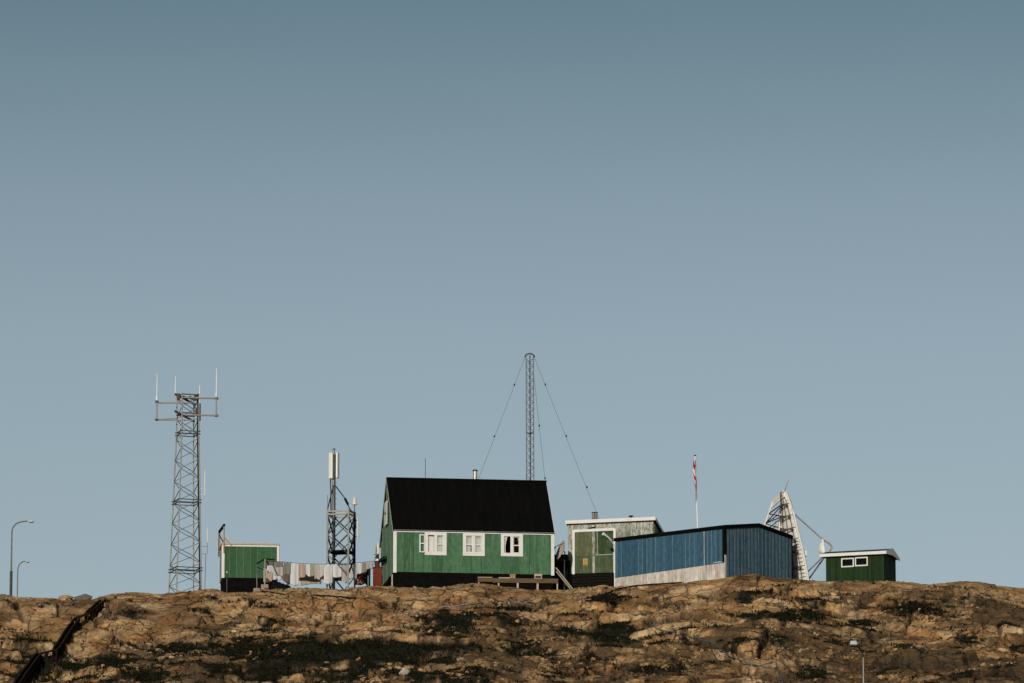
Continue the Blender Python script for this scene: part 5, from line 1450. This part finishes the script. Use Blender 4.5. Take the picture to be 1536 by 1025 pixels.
def lines():
    a = line_pt(398, 0); g = G(a.x, a.y)
    t = thing('clothes_line', 'set of thin clothes lines running from the steel stand to the green house gable', 'clothes line', (a.x, a.y, g))
    O = Vector((a.x, a.y, g))
    for row in (0, 1, 2):
        pts = [line_pt(px, row)-O for px in range(398, 572, 6)] 
        MB().tube(pts, 0.012, 5).build('line', M['cable'], t)
lines()
CL = {}
def cm(nm, col, var=0.05):
    if nm not in CL: CL[nm] = cloth(nm, col, var)
    return CL[nm]
WHITE = (0.86, 0.875, 0.89)
def garment(name, label, cat, px0, px1, py1, row, mt, py0=None, shape='sheet', seed=0):
    """cloth hung on line `row`; the line is at photo height py0 in that row"""
    rg = random.Random(seed*13+5)
    NI, NJ = 16, 16
    a, b_ = line_pt(px0, row), line_pt(px1, row)
    pym = (px0+px1)/2; Ym = line_y(pym, row)
    zt = line_pt(pym, row).z; zb = zat(py1, Ym); H = max(0.15, zt-zb)
    O = Vector((a.x+b_.x, a.y+b_.y, 0))/2; O.z = zt
    Wd = (b_-a).length
    vs_ = []; fs = []
    ph = rg.uniform(0, 6); nf = rg.uniform(2.0, 3.6)*max(0.5, Wd/0.5)
    sag = rg.uniform(0.035, 0.075)
    hemt = rg.uniform(-0.10, 0.10)
    for j in range(NJ+1):
        v = j/NJ
        for i in range(NI+1):
            u = i/NI
            L_ = a.lerp(b_, u)
            nrm = Vector((b_.y-a.y, -(b_.x-a.x), 0)).normalized()
            peg = sag*(1-abs(math.cos(u*math.pi*(2 if Wd > 0.4 else 1))))
            x = u
            if shape == 'trousers' and v > 0.35:
                pass
            z = L_.z - peg*(1-v) - H*v*(1 + hemt*(u-0.5)*2 + 0.03*math.sin(u*7+ph))
            narrow = 0.0
            if shape == 'shirt': narrow = 0.16*(1 if 0.22 < v else 0)
            uu = 0.5 + (u-0.5)*(1-narrow)*(1-0.05*v)
            Lp = a.lerp(b_, uu)
            off = nrm*(0.009*math.sin(u*nf*math.pi*0.8+ph)*(0.25+v) + 0.0015*math.sin(u*9+v*3+ph))
            p = Vector((Lp.x, Lp.y, z)) + off
            vs_.append(p-O)
    for j in range(NJ):
        for i in range(NI):
            if shape == 'trousers' and j > NJ*0.4 and NI*0.44 < i+0.5 < NI*0.56: continue
            fs.append((j*(NI+1)+i, (j+1)*(NI+1)+i, (j+1)*(NI+1)+i+1, j*(NI+1)+i+1))
    q = MB(); q.add(vs_, fs, True)
    o = q.build(name, mt); o.location = O
    s = o.modifiers.new('thick', 'SOLIDIFY'); s.thickness = 0.012
    return tag(o, label, cat, 'washing on the clothes lines')
g_ = garment
g_('towel', 'short taupe towel at the top left end of the washing, beside the steel stand', 'towel', 399, 411, 848.5, 0, cm('taupe_cloth', (0.20, 0.17, 0.13)), seed=1)
g_('cloth', 'white cloth hanging second from left behind the short taupe towel', 'cloth', 401, 411.5, 859.5, 1, cm('white_cloth', WHITE), seed=2)
g_('trousers', 'long cream trousers at the far left end of the washing on the rearmost line', 'trousers', 399.5, 409.5, 873.5, 2, cm('cream_cloth', (0.64, 0.52, 0.38)), shape='sheet', seed=3)
g_('towel', 'tall pale cream towel edge-on just behind the steel stand', 'towel', 395.5, 400, 873, 2, cm('pale_cream_cloth', (0.60, 0.54, 0.45)), seed=4)
g_('towel', 'short grey taupe towel with wavy hem above the pale pink cloth', 'towel', 411.5, 424.5, 851, 0, cm('grey_taupe_cloth', (0.27, 0.24, 0.20)), seed=5)
g_('cloth', 'pale pink cloth hanging below the grey taupe towel', 'cloth', 411.5, 425, 864, 1, cm('pale_pink_cloth', (0.68, 0.60, 0.55)), seed=6)
g_('sheet', 'white sheet whose hem shows under the pale pink cloth', 'sheet', 407, 426, 870, 2, cm('white_cloth', WHITE), seed=7)
g_('towel', 'grey towel hanging right of the pale pink cloth', 'towel', 425.5, 436.5, 862, 0, cm('grey_cloth', (0.29, 0.275, 0.245)), seed=8)
g_('cloth', 'brown cloth hanging lower behind the grey towel', 'cloth', 425, 435.5, 875, 1, cm('brown_cloth', (0.21, 0.155, 0.10)), seed=9)
g_('sheet', 'long white towel reaching lowest of all, left of the striped cloth', 'towel', 436.5, 448.5, 878.5, 0, cm('white_cloth2', (0.86, 0.865, 0.875)), seed=10)
g_('cloth', 'cloth with wavy orange and pink stripes', 'cloth', 447.5, 459, 867, 0, cloth_striped(), seed=11)
g_('shirt', 'narrow white shirt between the striped cloth and the olive cloth', 'shirt', 459, 465.5, 864, 0, cm('white_cloth', WHITE), seed=12)
g_('cloth', 'pale olive cloth in the middle of the washing', 'cloth', 465.3, 472.3, 864.5, 0, cm('olive_cloth', (0.45, 0.43, 0.28)), seed=13)
g_('towel', 'pale beige towel right of the pale olive cloth', 'towel', 472, 480.2, 869, 0, cm('beige_cloth', (0.66, 0.58, 0.53)), seed=14)
g_('shirt', 'cream white shirt with a red patch below it, left of the big white sheet', 'shirt', 480, 487, 865, 0, cm('white_cloth3', (0.80, 0.75, 0.71)), seed=15)
g_('cloth', 'small dark red cloth peeping out below the cream white shirt', 'cloth', 479.5, 486.5, 869.5, 1, cm('red_cloth', (0.26, 0.05, 0.03)), seed=16)
g_('cloth', 'dark brown piece on a rear line behind the striped cloth', 'cloth', 448.5, 481, 872.5, 1, cm('dark_brown_piece', (0.028, 0.02, 0.014)), seed=17)  # dark brown fill hanging behind the front row
g_('sheet', 'wide cream sheet whose hem shows lowest behind the olive and beige cloths', 'sheet', 449, 483, 877, 2, cm('cream_sheet', (0.62, 0.56, 0.46)), seed=18)
g_('sheet', 'long white sheet reaching near the ground left of the lattice tower', 'sheet', 486.5, 499.5, 876, 0, cm('white_cloth4', (0.88, 0.86, 0.86)), seed=19)
g_('shirt', 'white shirt hanging between the left and right tower legs', 'shirt', 499.5, 513, 866.5, 0, cm('white_cloth', WHITE), seed=20)
g_('cloth', 'black cloth hanging lower behind the white shirt at the lattice tower', 'cloth', 499, 513, 872, 1, cm('black_cloth', (0.012, 0.011, 0.01)), seed=21)
g_('towel', 'light grey towel hanging left of the nearest tower leg', 'towel', 513, 522.0, 874, 0, cm('light_grey_cloth', (0.58, 0.56, 0.53)), seed=22)
g_('sheet', 'large white cloth right of the nearest tower leg, above the flowered blanket', 'sheet', 523.5, 535.3, 868.5, 0, cm('white_cloth', WHITE), seed=23)
g_('shirt', 'white shirt hanging above the left part of the flowered blanket', 'shirt', 535.2, 543, 861, 0, cm('white_cloth2', (0.86, 0.865, 0.875)), shape='sheet', seed=24)
g_('cloth', 'grey beige cloth second from the right end of the washing', 'cloth', 542.5, 550.5, 859, 0, cm('grey_beige_cloth', (0.40, 0.365, 0.32)), seed=25)
g_('cloth', 'rumpled pale grey cloth at the right end of the washing beside the rust red tank', 'cloth', 550, 560, 853.5, 0, cm('pale_grey_cloth', (0.58, 0.56, 0.53)), seed=26)
g_('blanket', 'dark blanket with pale orange flowers hanging low beside the rust red tank', 'blanket', 533, 549, 877.5, 1, cloth_floral(), seed=27)
g_('trousers', 'dark navy trousers hanging between the flowered blanket and the rust red tank', 'trousers', 548.5, 556, 880, 1, cm('navy_cloth', (0.018, 0.02, 0.028)), shape='trousers', seed=28)

# ================================================================== things by the washing
def tank():
    Y = 314.6; p = P(566.2, 880, Y); g = G(p.x, Y)
    t = thing('oil_tank', 'rust red steel tank standing against the left gable of the green house', 'tank', (p.x, Y, g))
    w = (xat(573, 860, Y)-xat(559.5, 860, Y))/2; h = zat(851.5, Y)-g
    MB().box(-w, w, -0.3, 0.35, -0.3, h-0.05).build('body', M['rust'], t, 0.03)
    MB().box(-w-0.02, w+0.02, -0.32, 0.37, h-0.048, h).build('lid', M['rust'], t, 0.012)
    q = MB()
    for z in (h*0.42, h*0.78): q.box(-w-0.012, w+0.012, -0.315, -0.302, z, z+0.035)
    q.build('band', M['rust'], t)
    MB().tube([(0.1, 0.0, h), (0.1, 0.0, h+0.1)], 0.04, 8).build('filler_cap', M['darksteel'], t)
    top = g+h
    c = thing('scrap_bucket', 'dark reddish bucket with pale rag standing on the rust red tank', 'bucket', (p.x-0.02, Y, top+0.002))
    MB().tube([(0, 0, 0), (0, 0, 0.36)], 0.13, 14, 0.17).build('body', plain('maroon_bucket', (0.05, 0.018, 0.016), 0.7, var=0.5, scale=9), c)
    o = rock_mesh(0.30, 0.26, 0.2, 77, cm('white_cloth', WHITE), 'rag', (0.0, 0, 0.36)); o.parent = c
tank()
def grid_antenna():
    p = P(565.5, 834, 321.4); g = G(p.x, p.y)
    t = thing('grid_antenna', 'pale grid dish aerial on a pole at the rear left corner of the green house', 'antenna', (p.x, p.y, g))
    zc = zat(833, p.y)-g
    axis = Vector((-0.96, -0.16, 0.22)).normalized(); up = Vector((0.24, 0, 1)); up = (up-axis*up.dot(axis)).normalized(); sd = axis.cross(up)
    q = MB(); c = Vector((0, 0, zc))
    f = lambda u, v: c + up*u + sd*v + axis*(0.35*(u*u+v*v)-0.05)
    R0 = 0.46
    for k in range(-6, 7):
        v = R0*k/6.5; hh = math.sqrt(R0*R0-v*v)
        q.tube([f(-hh + 2*hh*i/8, v) for i in range(9)], 0.015, 4)
    q.tube([f(R0*math.cos(a), R0*math.sin(a)) for a in np.linspace(0, 2*math.pi, 25)], 0.02, 5)
    q.build('reflector', M['hut_side'], t)
    MB().tube([(0.08, 0.1, -0.3), (0.08, 0.1, zc)], 0.035, 8).build('pole', M['darksteel'], t)
    MB().tube([f(0, 0), c+axis*0.2], 0.018, 6).build('feed_arm', M['darksteel'], t)
grid_antenna()
def tarp():
    o1 = P(421, 884, 313.2); g = G(o1.x, o1.y)
    rg = random.Random(8)
    q = MB(); vs_ = []; fs = []; NI, NJ = 26, 8
    for j in range(NJ+1):
        th = math.pi*j/NJ
        for i in range(NI+1):
            u = i/NI; px = 403+34*u
            top = np.interp(u, [0, .12, .38, .5, .62, .8, .97, 1], [872, 868.5, 869, 871, 873, 874, 877, 883])
            h = zat(top, o1.y)-g
            x = xat(px, 880, o1.y)-o1.x
            vs_.append((x, -0.5*math.cos(th), h*math.sin(th)**0.6*(1+0.06*rg.uniform(-1, 1)) - 0.1))
    for j in range(NJ):
        for i in range(NI): fs.append((j*(NI+1)+i, j*(NI+1)+i+1, (j+1)*(NI+1)+i+1, (j+1)*(NI+1)+i))
    q.add(vs_, fs, True); o = q.build('tarpaulin', plain('black_tarpaulin', (0.006, 0.006, 0.0065), 0.6, var=0.4, scale=5)); o.location = (o1.x, o1.y, g)
    tag(o, 'black tarpaulin heaped on the rock under the left end of the washing', 'tarpaulin')
tarp()

# ================================================================== dark stairway at left
def stairway():
    path = [(6, 1068), (15, 1053), (34, 1026), (58, 992), (82, 990), (103, 957), (116, 941), (130, 931), (144, 921), (154, 913)]
    pts = [hit(a, b_, 283) for a, b_ in path]
    ctr = pts[4].copy()
    t = thing('stairway', 'dark timber stairway with railings climbing the rock at the lower left', 'stairs', ctr)
    dense = []
    for a, b_ in zip(pts[:-1], pts[1:]):
        n = max(1, int((b_-a).length/0.36))
        for i in range(n): dense.append(a.lerp(b_, i/n))
    dense.append(pts[-1])
    # smooth heights a little so the flight runs true
    zs = [p.z for p in dense]
    for _ in range(6): zs = [zs[0]] + [(zs[i-1]+2*zs[i]+zs[i+1])/4 for i in range(1, len(zs)-1)] + [zs[-1]]
    dense = [Vector((p.x, p.y, max(z, p.z-0.1)+0.05)) for p, z in zip(dense, zs)]
    tr = MB(); st = MB(); balL = MB()
    rails = {0: [], 1: []}
    hw = 0.14
    balus = []
    for i, p in enumerate(dense):
        a = dense[max(0, i-1)]; b_ = dense[min(len(dense)-1, i+1)]
        d = Vector((b_.x-a.x, b_.y-a.y, 0)).normalized(); s = Vector((-d.y, d.x, 0))
        tr.bar(p-s*hw-ctr, p+s*hw-ctr, 0.20, 0.04)
        for k, sg in ((0, 1), (1, -1)):
            e_ = p + s*hw*sg
            rails[k].append(e_-ctr); balus.append((e_-ctr, k))
    tr.build('treads', M['stairwood'], t)
    for k in (0, 1):
        r = rails[k]
        q = MB(); hgt = 0.38
        for a, b_ in zip(r[:-1], r[1:]): q.bar(a+Vector((0, 0, hgt)), b_+Vector((0, 0, hgt)), 0.10, 0.11); 
        q.build('handrail', M['stairwood'], t)
        q = MB()
        for a, b_ in zip(r[:-1], r[1:]): q.bar(a+Vector((0, 0, -0.06)), b_+Vector((0, 0, -0.06)), 0.05, 0.12)
        q.build('stringer', M['stairwood'], t)
        n = 0
        for e_ in r[:50]:
            MB().bar(e_+Vector((0, 0, -0.35)), e_+Vector((0, 0, 0.36)), 0.085).build('baluster', M['stairwood'], t)
            n += 1
stairway()

# ================================================================== hoses and cables over the rock
def laid(name, label, cat, px, r, m, lift=0.03):
    pts = []
    for (a, b_), (c, d) in zip(px[:-1], px[1:]):
        n = max(2, int(abs(c-a)/4))
        for i in range(n): pts.append(hit(a+(c-a)*i/n, b_+(d-b_)*i/n))
    pts.append(hit(*px[-1]))
    P2 = [pts[0]]
    for i in range(1, len(pts)-1): P2.append((pts[i-1]+pts[i]*2+pts[i+1])/4)
    P2.append(pts[-1])
    for p in P2: p.z = max(p.z, G(p.x, p.y)) + lift
    O = P2[0].copy()
    q = MB(); q.tube([p-O for p in P2], r, 6); o = q.build(name, m); o.location = O
    return tag(o, label, cat)
laid('garden_hose', 'grey blue hose snaking down the rock at lower right', 'hose', [(1028, 955), (1046, 961), (1068, 967), (1083, 978), (1097, 988), (1125, 997), (1150, 1003), (1165, 1008), (1172, 1020), (1176, 1030)], 0.034, M['hose'])
laid('water_pipe', 'grey pipe lying across the rock below the wooden deck', 'pipe', [(660, 914), (690, 910), (715, 907), (745, 904.5)], 0.045, M['palepipe'])
laid('water_pipe', 'short grey pipe right of the pipe below the deck', 'pipe', [(765, 905.5), (785, 907), (802, 909.5)], 0.04, M['palepipe'])
laid('power_cable', 'black cable running along the foot of the blue shed onto the rock', 'cable', [(878, 909), (892, 904), (905, 895), (920, 887), (945, 881), (975, 878), (1022, 875)], 0.045, M['cable'])
laid('power_cable', 'black cable on the rock below the left green hut and clothes stand', 'cable', [(392, 888), (410, 890), (428, 893)], 0.04, M['cable'])
laid('power_cable', 'black cable on the rock below the lattice tower', 'cable', [(470, 894), (500, 896), (532, 899)], 0.045, M['cable'])
laid('garden_hose', 'pale grey hose on the slope below the left end of the blue shed', 'hose', [(975, 941), (990, 946), (1010, 952), (1024, 957)], 0.035, M['hose'])

# ================================================================== bare shrubs on the slope
def shrub(px, py, w, h, n, label, seed):
    rg = random.Random(seed); p = hit(px, py)
    t = thing('shrub', label, 'shrub', p)
    q = MB()
    for k in range(n):
        a = rg.uniform(0, 2*math.pi); l_ = rg.uniform(.5, 1); b0 = Vector((rg.uniform(-.1, .1)*w, rg.uniform(-.1, .1)*w, -0.08))
        e_ = Vector((math.cos(a)*w/2*l_, math.sin(a)*w/2*l_, h*rg.uniform(.5, 1)))
        mid = b0.lerp(e_, .5) + Vector((rg.uniform(-.05, .05), rg.uniform(-.05, .05), .08))
        q.tube([b0, mid, e_], 0.012, 4, 0.005)
        for m in range(4):
            s0 = mid.lerp(e_, rg.random()); q.tube([s0, s0+Vector((rg.uniform(-.15, .15), rg.uniform(-.15, .15), rg.uniform(0, .16)))], 0.006, 4, 0.003)
    q.build('twigs', M['stairwood'], t)
    q = MB()
    for k in range(n*14):
        a = rg.uniform(0, 2*math.pi); r_ = math.sqrt(rg.random())*w/2; c = Vector((math.cos(a)*r_, math.sin(a)*r_, rg.uniform(.1, 1)*h*(1-0.5*(r_/(w/2))**2)))
        u = Vector((rg.uniform(-1, 1), rg.uniform(-1, 1), rg.uniform(-1, 1))).normalized()*0.03; v_ = Vector((rg.uniform(-1, 1), rg.uniform(-1, 1), rg.uniform(-1, 1))).normalized()*0.03
        q.add([c-u, c+v_, c+u, c-v_], [(0, 1, 2, 3)])
    q.build('leaves', M['shrubleaf'], t)
M['shrubleaf'] = plain('brown_shrub_leaves', (0.035, 0.026, 0.012), 0.9, var=0.6, scale=4, bump=0)
shrub(575, 914, 0.7, 0.45, 16, 'dark leafless shrub on the rock below the rust red tank', 1)
shrub(592, 917, 0.35, 0.5, 10, 'narrow dark shrub right of the leafless shrub below the house corner', 2)
shrub(22, 915, 0.45, 0.4, 10, 'small dark shrub on the rock below the two street lamps', 3)
shrub(915, 905, 0.8, 0.35, 18, 'dark low shrub beside the black cable below the peeling shed', 4)
shrub(1157, 893, 0.25, 0.4, 8, 'small dark shrub on the slope under the gable of the blue shed', 5)
shrub(1382, 914, 0.9, 0.35, 18, 'dark low shrub on the slope right below the small dark green hut', 6)
